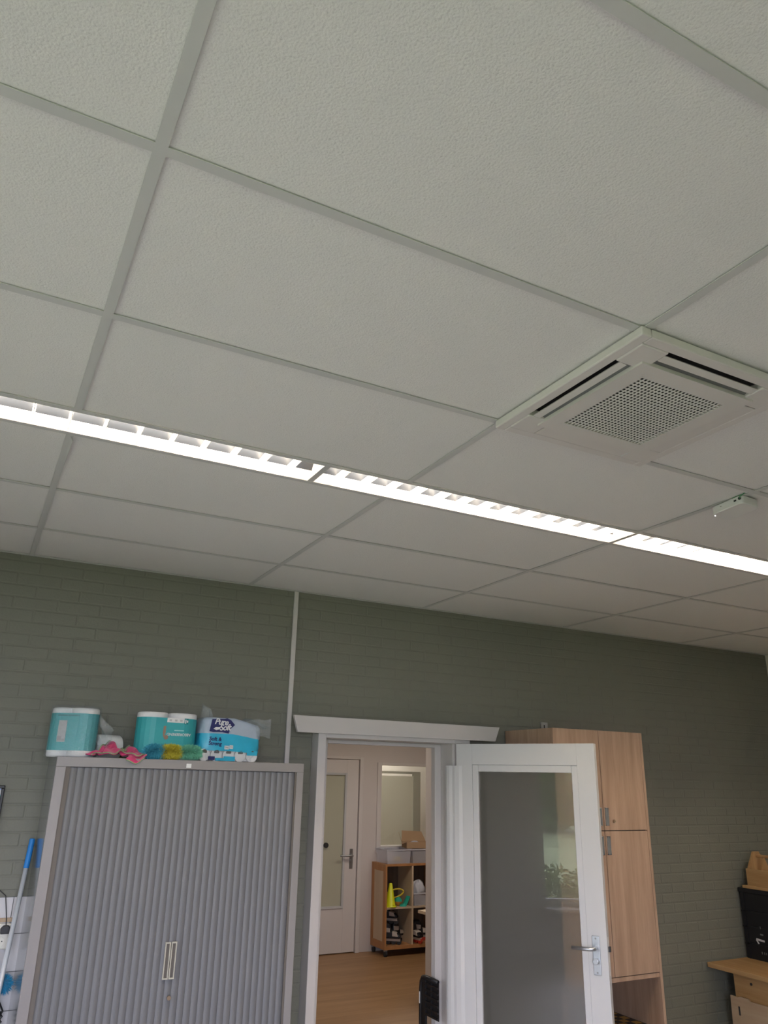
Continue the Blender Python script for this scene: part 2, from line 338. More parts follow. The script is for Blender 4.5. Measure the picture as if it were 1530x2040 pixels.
while z > 0.0:
    z0 = z - PZ; off = 0.077 + (PX / 2 if row % 2 else 0.0) + random.uniform(-0.006, 0.006)
    k = int((XL - off) / PX) - 1
    while True:
        x0 = off + k * PX; x1 = x0 + PX; k += 1
        if x0 > XR: break
        for (a, b) in ([(x0, x1)]):
            a, b = max(a, XL), min(b, XR); zz0, zz1 = max(z0, 0), min(z, ZC + 0.05)
            segs = [(a, b)]
            if zz0 < DZ1 - 0.02:
                if a < DX1 and b > DX0: segs = [s for s in ((a, min(b, DX0)), (max(a, DX1), b)) if s[1] - s[0] > 0.02]
            if zz0 < TILE_TOP - 0.02: segs = [(max(s0, TILE_X1), s1) for s0, s1 in segs if s1 > TILE_X1 + 0.03]
            for s0, s1 in segs:
                if s1 - s0 < 0.03 or zz1 - zz0 < 0.02: continue
                bricks.append(((s0 + s1) / 2, (zz0 + zz1) / 2, s1 - s0 - JT, zz1 - zz0 - JT))
    z -= PZ; row += 1
vis = []
for i, (x, zc, wd, ht) in enumerate(bricks):
    u, v = project(x, YB, zc)
    if -20 < u < 1540 and 1090 < v < 2050 and not hidden(u, v): vis.append(((x * x + YB * YB + (zc - CAMZ) ** 2), i))
vis.sort(); chosen = set(i for _, i in vis[:298])
shared = {}; rest = MB()
for i, (x, zc, wd, ht) in enumerate(bricks):
    y = YB - 0.0021 + random.uniform(-0.0005, 0.0005)
    if i in chosen:
        key = (round(wd, 3), round(ht, 3))
        if key not in shared: g = MB(); g.add(*brick_geo(wd, ht)); shared[key] = g.mesh('brick', 'green')
        link_mesh('brick', shared[key], wall_back, (x, y, zc), (random.uniform(-0.004, 0.004), 0, random.uniform(-0.003, 0.003)))
    else:
        vs, fs = brick_geo(wd, ht); rest.add([(p[0] + x, p[1] + y, p[2] + zc) for p in vs], fs)
tag(rest.build('brickwork', 'green', wall_back), 'remaining painted bricks of the wall', kind='stuff')
# white ceramic tiles low on the left
tb = struct(box(-0.8, TILE_X1, YB - 0.006, YB + 0.004, 0.0, TILE_TOP).build('trim_4', 'grout'), 'white ceramic wall tiles beside the grey cabinet')
tme = MB().box(-0.0755, 0.0755, -0.006, 0, -0.0755, 0.0755).mesh('ceramic_tile', 'ceramic')
for r in range(6):
    for c in range(13):
        xc = 0.62 - 0.077 - c * 0.1545
        if xc < -0.8: continue
        link_mesh('ceramic_tile', tme, tb, (xc, YB - 0.006, TILE_TOP - 0.077 - r * 0.1545))

# ------------------------------------------------------------------ ceiling
ceil = struct(box(XL - 0.1, XR, YF, YB, ZC + 0.28, ZC + 0.3).build('ceiling', 'whitewall'), 'suspended ceiling of white mineral tiles in a grid')
GX = [0.122 + 1.2 * k for k in range(-2, 6)]; GX = [XL] + [g for g in GX if XL + 0.15 < g < XR - 0.1] + [XR]
L1, L2 = 2.357, 2.5496          # light slot in front
GY = [YF, -1.243, -0.643, -0.043, 0.557, 1.157, 1.757, L1, L2, 3.1496, 3.7496, YB]
BW = 0.012; tshare = {}
def tile(x0, x1, y0, y1):
    wd, dp = x1 - x0, y1 - y0; key = (round(wd, 3), round(dp, 3))
    if key not in tshare: tshare[key] = MB().box(-wd / 2 + 0.008, wd / 2 - 0.008, -dp / 2 + 0.008, dp / 2 - 0.008, 0, 0.015).mesh('ceiling_tile', 'tile')
    link_mesh('ceiling_tile', tshare[key], ceil, ((x0 + x1) / 2, (y0 + y1) / 2, ZC + 0.0042 + random.uniform(0, 0.0008)), (0, 0, random.choice((0, math.pi))))
AX0, AX1, AY0, AY1 = 1.322, 1.922, 1.157, 1.757
for i in range(len(GX) - 1):
    for j in range(len(GY) - 1):
        if (GY[j], GY[j + 1]) in ((L1, L2),): continue
        x0, x1 = GX[i], GX[i + 1]
        if abs(x0 - 1.322) < .01 and abs(GY[j] - 1.157) < .01: x0 = 1.922
        tile(x0, x1, GY[j], GY[j + 1])
for g in GX[1:-1]:
    for (a, b) in ((YF, L1), (L2, YB)):
        box(g - BW, g + BW, a + 0.012, b - 0.012, ZC, ZC + 0.0022).build('grid_bar', 'bar', ceil)
for g in (L1, L2): box(XL, XR, g - BW, g + BW, ZC + 0.0004, ZC + 0.0026).build('grid_bar', 'bar', ceil)
for g in GY[1:-1]:
    for i in range(len(GX) - 1):
        if g in (L1, L2): continue
        box(GX[i] + BW, GX[i + 1] - BW, g - BW, g + BW, ZC + 0.0004, ZC + 0.0026).build('grid_bar', 'bar', ceil)
box(1.922 - BW, 1.922 + BW, 1.169, 1.745, ZC, ZC + 0.003).build('grid_bar', 'bar', ceil)
# loosened bar end beside the light row
MB().add([(0.124, 2.566, ZC - 0.001), (0.136, 2.60, ZC - 0.004), (0.134, 2.86, ZC - 0.0005), (0.118, 2.86, ZC - 0.0005), (0.124, 2.566, ZC), (0.137, 2.60, ZC - 0.001), (0.135, 2.86, ZC), (0.118, 2.86, ZC)],
         [(0, 1, 2, 3), (4, 7, 6, 5), (0, 4, 5, 1), (1, 5, 6, 2), (2, 6, 7, 3), (3, 7, 4, 0)]).build('bent_bar_flange', 'bar', ceil)
# edge angle along the walls
for a in ((XL, XR, YB - 0.024, YB, ZC - 0.001, ZC + 0.002), (XL, XR, YF, YF + 0.02, ZC - 0.001, ZC + 0.002), (XR - 0.02, XR, YF, YB - 0.024, ZC - 0.001, ZC + 0.002), (XL, XL + 0.02, YF, YB - 0.024, ZC - 0.001, ZC + 0.002)):
    box(*a).build('edge_angle', 'bar', ceil)

# ------------------------------------------------------------------ light fixtures
def fixture(x0, x1, y0, label):
    yc = y0; e = tag(empty('ceiling_light', ((x0 + x1) / 2, yc, ZC)), label, 'light', 'fluorescent louvre lights in the ceiling')
    h = (x1 - x0) / 2; w_ = 0.084
    for s in (-1, 1): box(s * h - (0.012 if s > 0 else 0), s * h + (0 if s > 0 else 0.012), -w_, w_, 0.001, 0.006).build('end_flange', 'bar', e)
    hs = MB(); hs.box(-h, h, -w_, w_, 0.098, 0.102); hs.box(-h, -h + 0.004, -w_, w_, 0.006, 0.098); hs.box(h - 0.004, h, -w_, w_, 0.006, 0.098)
    hs.build('housing', 'reflector', e)
    for s in (-1, 1):
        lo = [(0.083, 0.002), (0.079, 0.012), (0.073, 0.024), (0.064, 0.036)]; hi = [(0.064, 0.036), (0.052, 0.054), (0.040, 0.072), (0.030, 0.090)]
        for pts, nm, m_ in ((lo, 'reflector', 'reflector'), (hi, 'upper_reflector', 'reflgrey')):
            g = MB(); n = len(pts)
            vs = [(-h + 0.004, s * p, q) for p, q in pts] + [(h - 0.004, s * p, q) for p, q in pts]
            g.add(vs, [(i, i + 1, n + i + 1, n + i) if s > 0 else (n + i, n + i + 1, i + 1, i) for i in range(n - 1)])
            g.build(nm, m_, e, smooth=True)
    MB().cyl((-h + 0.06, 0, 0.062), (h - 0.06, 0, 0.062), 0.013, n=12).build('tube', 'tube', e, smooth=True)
    for s in (-1, 1): MB().cyl((s * (h - 0.06), 0, 0.062), (s * (h - 0.03), 0, 0.062), 0.015, n=12).build('lamp_holder', 'plastic', e)
    n = 13; bl = MB()
    prof = [(-0.082, 0.003), (0.082, 0.003), (0.062, 0.037), (-0.062, 0.037)]
    vs = [(-0.001, a, b) for a, b in prof[:2]] + [(-0.005, a, b) for a, b in prof[2:]] + [(0.001, a, b) for a, b in prof[:2]] + [(0.005, a, b) for a, b in prof[2:]]
    bl.add(vs, [(0, 1, 2, 3), (7, 6, 5, 4), (0, 4, 5, 1), (1, 5, 6, 2), (2, 6, 7, 3), (3, 7, 4, 0)])
    me = bl.mesh('louvre_blade', 'reflector')
    for i in range(n): link_mesh('louvre_blade', me, e, (-h + 0.10 + (2 * h - 0.20) * i / (n - 1), 0, 0))
    return e
LJ = [-2.08, -0.545, 0.99, 2.527, 4.064, 5.60]; yc = (L1 + L2) / 2
fixture(-0.545, 0.99, yc, 'louvre light at the left end of the bright ceiling row')
fixture(0.99, 2.527, yc, 'middle louvre light of the bright ceiling row')
fixture(2.527, 4.064, yc, 'louvre light at the right end of the bright ceiling row')
fixture(4.064, 5.60, yc, 'louvre light past the right picture edge in the front row')
for x0, x1 in ((XL, -0.545), (5.60, XR)): tile(x0, x1, L1 + 0.004, L2 - 0.004)

# ------------------------------------------------------------------ ceiling cassette air conditioner
def airco():
    cx, cy = 1.607, 1.447; e = tag(empty('air_conditioner', (cx, cy, ZC)), 'white square cassette air conditioner in the ceiling with grille', 'air conditioner')
    zf = -0.025; o = 0.309
    p = MB()   # flange frame with a pocket for vanes, built as strips
    inn = 0.276; slot_l = 0.182
    for sx in (-1, 1):
        p.box(*sorted((sx * inn, sx * o)), -o, o, zf, 0.0)
        p.box(-inn, inn, *sorted((sx * inn, sx * o)), zf, 0.0)
    # corner blocks
    for sx in (-1, 1):
        for sy in (-1, 1): p.box(*sorted((sx * slot_l, sx * inn)), *sorted((sy * slot_l, sy * inn)), zf - 0.002, 0.0)
    p.build('panel', 'acplastic', e, bevel=0.004)
    box(-inn, inn, -inn, inn, 0.0, 0.003).build('slot_backing', 'slot', e)
    for k, (dx, dy) in enumerate(((-1, 0), (1, 0), (0, -1), (0, 1))):
        poly = [(0.236, zf - 0.002), (0.260, zf + 0.001), (0.258, zf + 0.005), (0.236, zf + 0.003)]
        if dx + dy > 0: poly = [(0.219, zf - 0.003), (0.273, zf - 0.001), (0.273, zf + 0.003), (0.219, zf + 0.002)]
        inner = [(0.214, zf + 0.004), (0.230, zf + 0.012), (0.230, zf + 0.015), (0.214, zf + 0.007)]
        if dx: pa = [(dx * u, v) for u, v in poly]; pb = [(dx * u, v) for u, v in inner]; ax = 'Y'
        else: pa = [(dy * u, v) for u, v in poly]; pb = [(dy * u, v) for u, v in inner]; ax = 'X'
        v_ = MB().prism(pa, ax, -slot_l + 0.001, slot_l - 0.001).build('vane', 'acplastic', e)
        MB().prism(pb, ax, -slot_l - 0.02, slot_l + 0.02).build('inner_lip', 'greyvane', e)
    c = 0.216; g = 0.159; zc = zf - 0.008
    q = MB()
    for sx in (-1, 1): q.box(*sorted((sx * g, sx * c)), -c, c, zc, zc + 0.012); q.box(-g, g, *sorted((sx * g, sx * c)), zc, zc + 0.012)
    ctr = q.build('intake_panel', 'acplastic', e)
    n = 24; pt = 2 * g / n; gr = MB(); bw = 0.0022
    for i in range(1, n):
        t = -g + i * pt; gr.box(t - bw, t + bw, -g, g, zc + 0.001, zc + 0.0025)
        gr.box(-g, g, t - bw, t + bw, zc + 0.0012, zc + 0.0027)
    gr.build('grille', 'plastic', ctr)
    box(-g, g, -g, g, zc + 0.013, zc + 0.016).build('filter', 'intake', ctr)
    d = MB()
    for ring in range(1, 4):
        for i in range(-ring, n + ring):
            for s in (-1, 1):
                t = -g + (i + 0.5) * pt; u = s * (g + (ring - 0.5) * pt); r = 0.0028 - 0.0006 * ring
                for (x, y) in ((t, u), (u, t)):
                    d.add([(x - r, y - r, zc - 0.0003), (x + r, y - r, zc - 0.0003), (x + r, y + r, zc - 0.0003), (x - r, y + r, zc - 0.0003)], [(3, 2, 1, 0)])  # flat pale squares, light on the hole edges put into their colour
    tag(d.build('lit_hole_dots', 'print', ctr), 'fading rows of pale dots painted as lit hole edges around the grille', kind='stuff')
    box(0.178, 0.184, 0.228, 0.27, zf - 0.003, zf).build('seam', 'print', e)
airco()

# sensor with green cable
def sensor():
    e = tag(empty('ceiling_sensor', (2.555, 1.875, ZC)), 'small white sensor box with green cable hanging below the ceiling', 'sensor')
    e.rotation_euler = (math.radians(-3), math.radians(4), math.radians(-3))
    b = MB(); pts = []
    for (cx, cy, a0) in ((0.028, 0.055, 0), (-0.028, 0.055, 90), (-0.028, -0.055, 180), (0.028, -0.055, 270)):
        for k in range(6): t = math.radians(a0 + 18 * k); pts.append((cx + 0.022 * math.cos(t), cy + 0.022 * math.sin(t)))
    b.prism(pts, 'Z', -0.040, -0.006); b.build('case', 'sensor', e, bevel=0.004)
    box(-0.0505, -0.0495, -0.052, -0.040, -0.025, -0.018).build('port', 'slot', e)
    box(-0.0505, -0.0495, -0.030, -0.022, -0.022, -0.0205).build('vent_slot', 'slot', e).location = (0, 0.05, 0.002)
    MB().cyl((-0.050, -0.066, -0.018), (-0.047, -0.066, -0.018), 0.006, n=12).build('cable_gland', 'dark', e)
    MB().tube([(-0.049, -0.066, -0.018), (-0.054, -0.076, -0.014), (-0.045, -0.090, -0.003), (-0.038, -0.096, 0.002)], 0.002, 6).build('cable', 'cable', e)
    MB().tube([(-0.038, -0.096, 0.001), (-0.044, -0.06, -0.003), (-0.046, -0.03, -0.004)], 0.0012, 6).build('cable', 'cable', e)
    MB().cyl((-0.036, 0.068, -0.0415), (-0.036, 0.068, -0.040), 0.0025, n=10).build('indicator_lamp', 'led', e)
sensor()

# ------------------------------------------------------------------ cable duct on the back wall
tag(box(1.609, 1.636, YB - 0.018, YB - 0.005, 1.25, ZC - 0.002).build('cable_duct', 'frame', bevel=0.002), 'narrow white cable duct running up the green wall to the ceiling', 'cable duct')

# ------------------------------------------------------------------ door frame and lintel board
FY = 4.20
fr = struct(empty('trim_1', (0, FY, 0)), 'white wooden door frame of the open doorway')
def fpart(nm, *a, bevel=0.003): return box(a[0], a[1], a[2] - FY, a[3] - FY, a[4], a[5]).build(nm, 'frame', fr, bevel=bevel)
fpart('jamb', 1.781, 1.832, FY, 4.42, 0, 2.105); fpart('jamb', 2.716, DX1, FY + 0.03, 4.42, 0, 2.105)
fpart('head', 1.832, 2.716, FY, 4.42, 2.068, 2.105); fpart('head_end', 2.716, DX1, FY, FY + 0.03, 2.068, 2.105)
fpart('stop', 1.832, 1.918, 4.372, 4.42, 0, 2.068); fpart('stop', 2.672, 2.716, 4.372, 4.42, 0, 2.068); fpart('stop', 1.918, 2.672, 4.372, 4.42, 2.045, 2.068)
bd = MB().prism([(1.640, 2.090), (3.008, 2.091), (3.044, 2.181), (1.612, 2.183)], 'Y', 4.172, 4.196).build('lintel_board', 'frame', bevel=0.002)
tag(bd, 'long white board with slanted ends mounted above the doorway', 'board')
box(1.78, 2.86, 4.199, YB - 0.006, 2.108, 2.16).build('mounting_batten', 'frame', bd)

# ------------------------------------------------------------------ open door
def door():
    ang = math.radians(-58.7)
    e = struct(empty('door_1', (2.716, 4.196, 0.0), ang), 'open white door with tall obscured glass pane and steel handle')
    # local x along the leaf from hinge, local y: visible face is y = 0 looking -y, thickness to +y
    T = 0.04; Wd = 0.876; ZT = 2.066
    G0, G1, GZ0, GZ1 = 0.150, 0.735, 0.24, 1.903
    o0, o1, oz0, oz1 = 0.112, 0.772, 0.20, 1.944
    for nm, a in (('stile', (0.004, o0, 0, T, 0.012, ZT)), ('stile', (o1, Wd, 0, T, 0.012, ZT)), ('rail', (o0, o1, 0, T, oz1, ZT)), ('rail', (o0, o1, 0, T, 0.012, oz0))):
        box(*a).build(nm, 'white', e, bevel=0.0015)
    for nm, a in (('bead', (o0, G0, 0.003, T - 0.003, oz0, oz1)), ('bead', (G1, o1, 0.003, T - 0.003, oz0, oz1)), ('bead', (G0, G1, 0.003, T - 0.003, GZ1, oz1)), ('bead', (G0, G1, 0.003, T - 0.003, oz0, GZ0))):
        box(*a).build(nm, 'white', e, bevel=0.004)
    box(G0, G1, 0.017, 0.023, GZ0, GZ1).build('pane', 'doorglass', e)
    # finger guard between jamb and leaf
    pts = [(2.708, 4.290), (2.690, 4.276), (2.694, 4.262), (2.680, 4.246), (2.688, 4.228), (2.700, 4.212), (2.706, 4.196), (2.722, 4.172), (2.738, 4.158)]
    ca, sa = math.cos(-ang), math.sin(-ang)
    loc = []
    for (x, y) in pts: dx, dy = x - 2.716, y - 4.196; loc.append((ca * dx - sa * dy, sa * dx + ca * dy))
    g = MB(); n = len(loc); g.add([(x, y, 0.02) for x, y in loc] + [(x, y, 1.936) for x, y in loc], [(i, i + 1, n + i + 1, n + i) for i in range(n - 1)])
    g.build('finger_guard', 'white', e, solid=0.003)
    # handle set
    pl_ = box(0.797, 0.837, -0.006, 0.0, 0.898, 1.082).build('backplate', 'steel', e, bevel=0.002)
    for zz in (1.070, 0.910): MB().cyl((0.817, -0.0075, zz), (0.817, -0.006, zz), 0.005, n=10).build('screw', 'grey', pl_)
    MB().tube([(0.819, -0.005, 1.026), (0.819, -0.045, 1.026), (0.812, -0.054, 1.026), (0.795, -0.057, 1.024), (0.70, -0.055, 1.022)], 0.0095, 12).build('lever', 'steel', e, smooth=True)
    MB().cyl((0.819, -0.005, 1.026), (0.819, -0.016, 1.026), 0.014, n=16).build('lever_rose', 'steel', e, smooth=False)
    MB().cyl((0.817, -0.006, 0.965), (0.817, -0.034, 0.965), 0.015, n=20).build('turn_knob', 'steel', e, bevel=0.002)
    box(Wd - 0.001, Wd + 0.0008, 0.011, 0.029, 0.90, 1.08).build('lock_plate', 'plastic', e)
    box(Wd, Wd + 0.011, 0.012, 0.028, 1.01, 1.035).build('latch', 'dark', e)
    for zz in (0.3, 1.1, 1.80): MB().cyl((0.0, 0.02, zz), (0.0, 0.02, zz + 0.09), 0.007, n=10).build('hinge', 'steel', e)
door()

# ------------------------------------------------------------------ grey tambour cabinet
def tambour():
    X0, X1, Y0, ZT = 0.365, 1.567, 3.87, 1.915
    e = tag(empty('tambour_cabinet', (X0, Y0, 0)), 'tall grey metal cabinet with ribbed roller doors under the paper packs', 'cabinet')
    W_, D = X1 - X0, 0.40
    ft = MB(); ft.box(0, W_, 0.0, 0.02, ZT - 0.043, ZT); ft.box(0, 0.044, 0, 0.02, 0, ZT - 0.043); ft.box(W_ - 0.036, W_, 0, 0.02, 0, ZT - 0.043); ft.box(0.044, W_ - 0.036, 0, 0.02, 0, 0.06)
    ft.build('front_frame', 'cabgrey', e, bevel=0.002)
    box(0, 0.012, 0.02, D, 0, ZT - 0.0005).build('side_panel', 'cabside', e); box(W_ - 0.012, W_, 0.02, D, 0, ZT - 0.0005).build('side_panel', 'cabside', e)
    box(0.012, W_ - 0.012, 0.02, D, ZT - 0.02, ZT - 0.0005).build('top_panel', 'cabgrey', e); box(0.012, W_ - 0.012, D - 0.01, D, 0, ZT - 0.02).build('rear_panel', 'cabgrey', e)
    box(0.044, 0.064, 0.004, 0.03, 0.06, ZT - 0.043).build('guide_strip', 'guide', e); box(W_ - 0.046, W_ - 0.036, 0.004, 0.03, 0.06, ZT - 0.043).build('guide_strip', 'guide', e)
    a, b = 0.064, W_ - 0.046; n = 35; p = (b - a) / n; k = 6
    def prof(w_):
        up = [(w_ * i / k, 0.0135 - 0.0052 * math.sin(math.pi * (0.12 + 0.80 * i / k))) for i in range(k + 1)]
        return up + [(w_, 0.022), (0, 0.022)]
    me = MB().prism(prof(p - 0.0006), 'Z', 0.062, ZT - 0.045).mesh('slat', 'slat', False)
    for i in range(n): link_mesh('slat', me, e, (a + i * p, 0.0 if i not in (4, 9, 17, 18, 26, 31) else 0.0006, 0))
    for x in (0.5765, 0.604):
        f = MB(); f.box(x, x + 0.0245, -0.004, 0.004, 0.985, 0.991); f.box(x, x + 0.0245, -0.004, 0.004, 1.127, 1.133); f.box(x, x + 0.005, -0.004, 0.004, 0.991, 1.127); f.box(x + 0.0195, x + 0.0245, -0.004, 0.004, 0.991, 1.127)
        hd = f.build('handle', 'beige', e); box(x + 0.005, x + 0.0195, 0.002, 0.006, 0.991, 1.127).build('handle_recess', 'guide', hd)
    MB().cyl((0.615, 0.006, 0.912), (0.615, -0.006, 0.912), 0.0085, n=16).build('lock', 'brass', e)
    box(0.588, 0.612, -0.0015, 0.0, 1.880, 1.899).build('nameplate', 'print', e)
tambour()
CT = 1.915

# ------------------------------------------------------------------ things on the cabinet
def stadium(hl, r, n=10):
    pts = []
    for i in range(n + 1): t = -math.pi / 2 + math.pi * i / n; pts.append((hl + r * math.cos(t), r * math.sin(t)))
    for i in range(n + 1): t = math.pi / 2 + math.pi * i / n; pts.append((-hl + r * math.cos(t), r * math.sin(t)))
    return pts
def band(pts, z0, z1, flare=0.0):
    b = MB(); n = len(pts); b.add([(x, y, z0) for x, y in pts] + [(x, y, z1) for x, y in pts], [(i, (i + 1) % n, n + (i + 1) % n, n + i) for i in range(n)]); return b
def roll_pack(name, loc, rz, label, hl, r, ht):
    e = tag(empty(name, loc, rz), label, 'paper towels')
    for s in (-1, 1):
        MB().lathe([(0.018, ht), (0.02, ht), (r - 0.006, ht), (r - 0.001, ht - 0.004), (r, ht - 0.012), (r, 0.010), (r - 0.004, 0.001), (0.02, 0.0), (0.018, 0.0), (0.018, ht)], (s * hl, 0, 0), 28).build('paper_roll', 'paper', e, smooth=True)
    wr = band(stadium(hl, r + 0.0015), 0.030, ht - 0.026).build('wrapper', 'teal', e, smooth=False)

    return e, wr
# left pack, turned and overhanging the cabinet's left edge
eA, wA = roll_pack('paper_towel_pack', (0.437, 4.055, CT), math.radians(-30), 'teal and white paper towel pack in clear film at left cabinet end', 0.046, 0.066, 0.226)
yA = -0.0682
box(-0.056, 0.050, yA - 0.0006, yA, 0.186, 0.193).build('stripe', 'tealdark', wA)
box(-0.046, -0.006, yA - 0.001, yA, 0.068, 0.166).build('label_sticker', 'greyprint', wA)
box(-0.044, -0.026, yA - 0.0016, yA - 0.001, 0.072, 0.094).build('printed_square', 'grey', wA); box(-0.022, -0.009, yA - 0.0016, yA - 0.001, 0.072, 0.082).build('printed_square', 'grey', wA)
def puff(pts, z0, z1, amp, seed):
    rnd = random.Random(seed); b = MB(); n = len(pts); nz = 8; vs = []; fs = []
    for j in range(nz + 1):
        t = j / nz; k = 1.0 + amp * (math.sin(math.pi * t) ** 0.5) * 0.3 + (0.05 if j == 0 else 0)
        for (x, y) in pts: q = k + rnd.uniform(-amp, amp) * 0.35; vs.append((x * q, y * q, z0 + (z1 - z0) * t + rnd.uniform(-0.002, 0.002)))
    for j in range(nz):
        for i in range(n): fs.append((j * n + i, j * n + (i + 1) % n, (j + 1) * n + (i + 1) % n, (j + 1) * n + i))
    fs.append(tuple(range(nz * n, (nz + 1) * n))); return b.add(vs, fs)
puff(stadium(0.046, 0.071), 0.002, 0.234, 0.06, 3).build('film', 'film', eA, smooth=True)
MB().grid(lambda u, v: (0.115 + 0.07 * u + 0.012 * math.sin(6 * v), 0.01 + 0.03 * math.sin(5 * u + 3 * v), 0.06 + 0.16 * v - 0.09 * u * v), 6, 6).build('film_tail', 'filmtail', eA, smooth=True)
# loose white roll lying behind the cloth
tr = tag(empty('paper_roll', (0.605, 4.10, CT + 0.056), math.radians(18)), 'single white paper roll lying behind the pink cloth', 'paper roll')
rl = MB()
for k, (ra, rb) in enumerate(((0.020, 0.056),)):
    prof = [(ra, -0.06), (rb - 0.002, -0.06), (rb, -0.057), (rb, 0.057), (rb - 0.002, 0.06), (ra, 0.06), (ra, -0.06)]
    n = 28; vs = []; fs = []
    for r_, x_ in prof:
        for i in range(n): vs.append((x_, r_ * math.cos(2 * math.pi * i / n), r_ * math.sin(2 * math.pi * i / n)))
    for j in range(len(prof) - 1):
        for i in range(n): fs.append((j * n + i, j * n + (i + 1) % n, (j + 1) * n + (i + 1) % n, (j + 1) * n + i))
    rl.add(vs, fs)
rl.build('paper', 'paper', tr, smooth=True); MB().cyl((-0.058, 0, 0), (0.058, 0, 0), 0.0195, n=16).build('core', 'core', tr)
# right pack with upside-down lettering
eB, wB = roll_pack('paper_towel_pack', (0.872, 4.035, CT), math.radians(2), 'teal paper towel pack with upside-down lettering behind the duster', 0.073, 0.076, 0.226)
yB_ = -0.0778
box(-0.018, 0.068, yB_ - 0.0008, yB_, 0.178, 0.2005).build('label_band', 'print', wB)
for x in (-0.008, 0.020, 0.046): box(x, x + 0.012, yB_ - 0.0012, yB_ - 0.0008, 0.184, 0.193).build('printed_mark', 'greyprint', wB)
box(0.0685, 0.088, yB_ - 0.0008, yB_, 0.172, 0.2005).build('dark_label', 'tealdark', wB)
box(0.0715, 0.0775, yB_ - 0.0012, yB_ - 0.0008, 0.176, 0.195).build('printed_mark', 'print', wB); box(0.0795, 0.087, yB_ - 0.0012, yB_ - 0.0008, 0.181, 0.191).build('printed_mark', 'print', wB)
text('lettering', 'ABSORBEREND', 0.0185, 'print', wB, face_m(0.046, yB_ - 0.0006, 0.122, math.pi), bold=0.0002, spacing=0.95)
box(0.022, 0.070, yB_ - 0.0006, yB_, 0.138, 0.143).build('printed_line', 'paleprint', wB)
MB().prism([(-0.034, 0.128), (-0.032, 0.160), (-0.020, 0.160), (-0.020, 0.128), (-0.025, 0.108), (-0.031, 0.108)], 'Y', yB_ - 0.0006, yB_ + 0.001).build('printed_finger', 'skin', wB)
MB().cyl((-0.016, yB_ - 0.0006, 0.106), (-0.016, yB_ + 0.001, 0.106), 0.011, n=18).build('printed_fingertip', 'skin', wB)
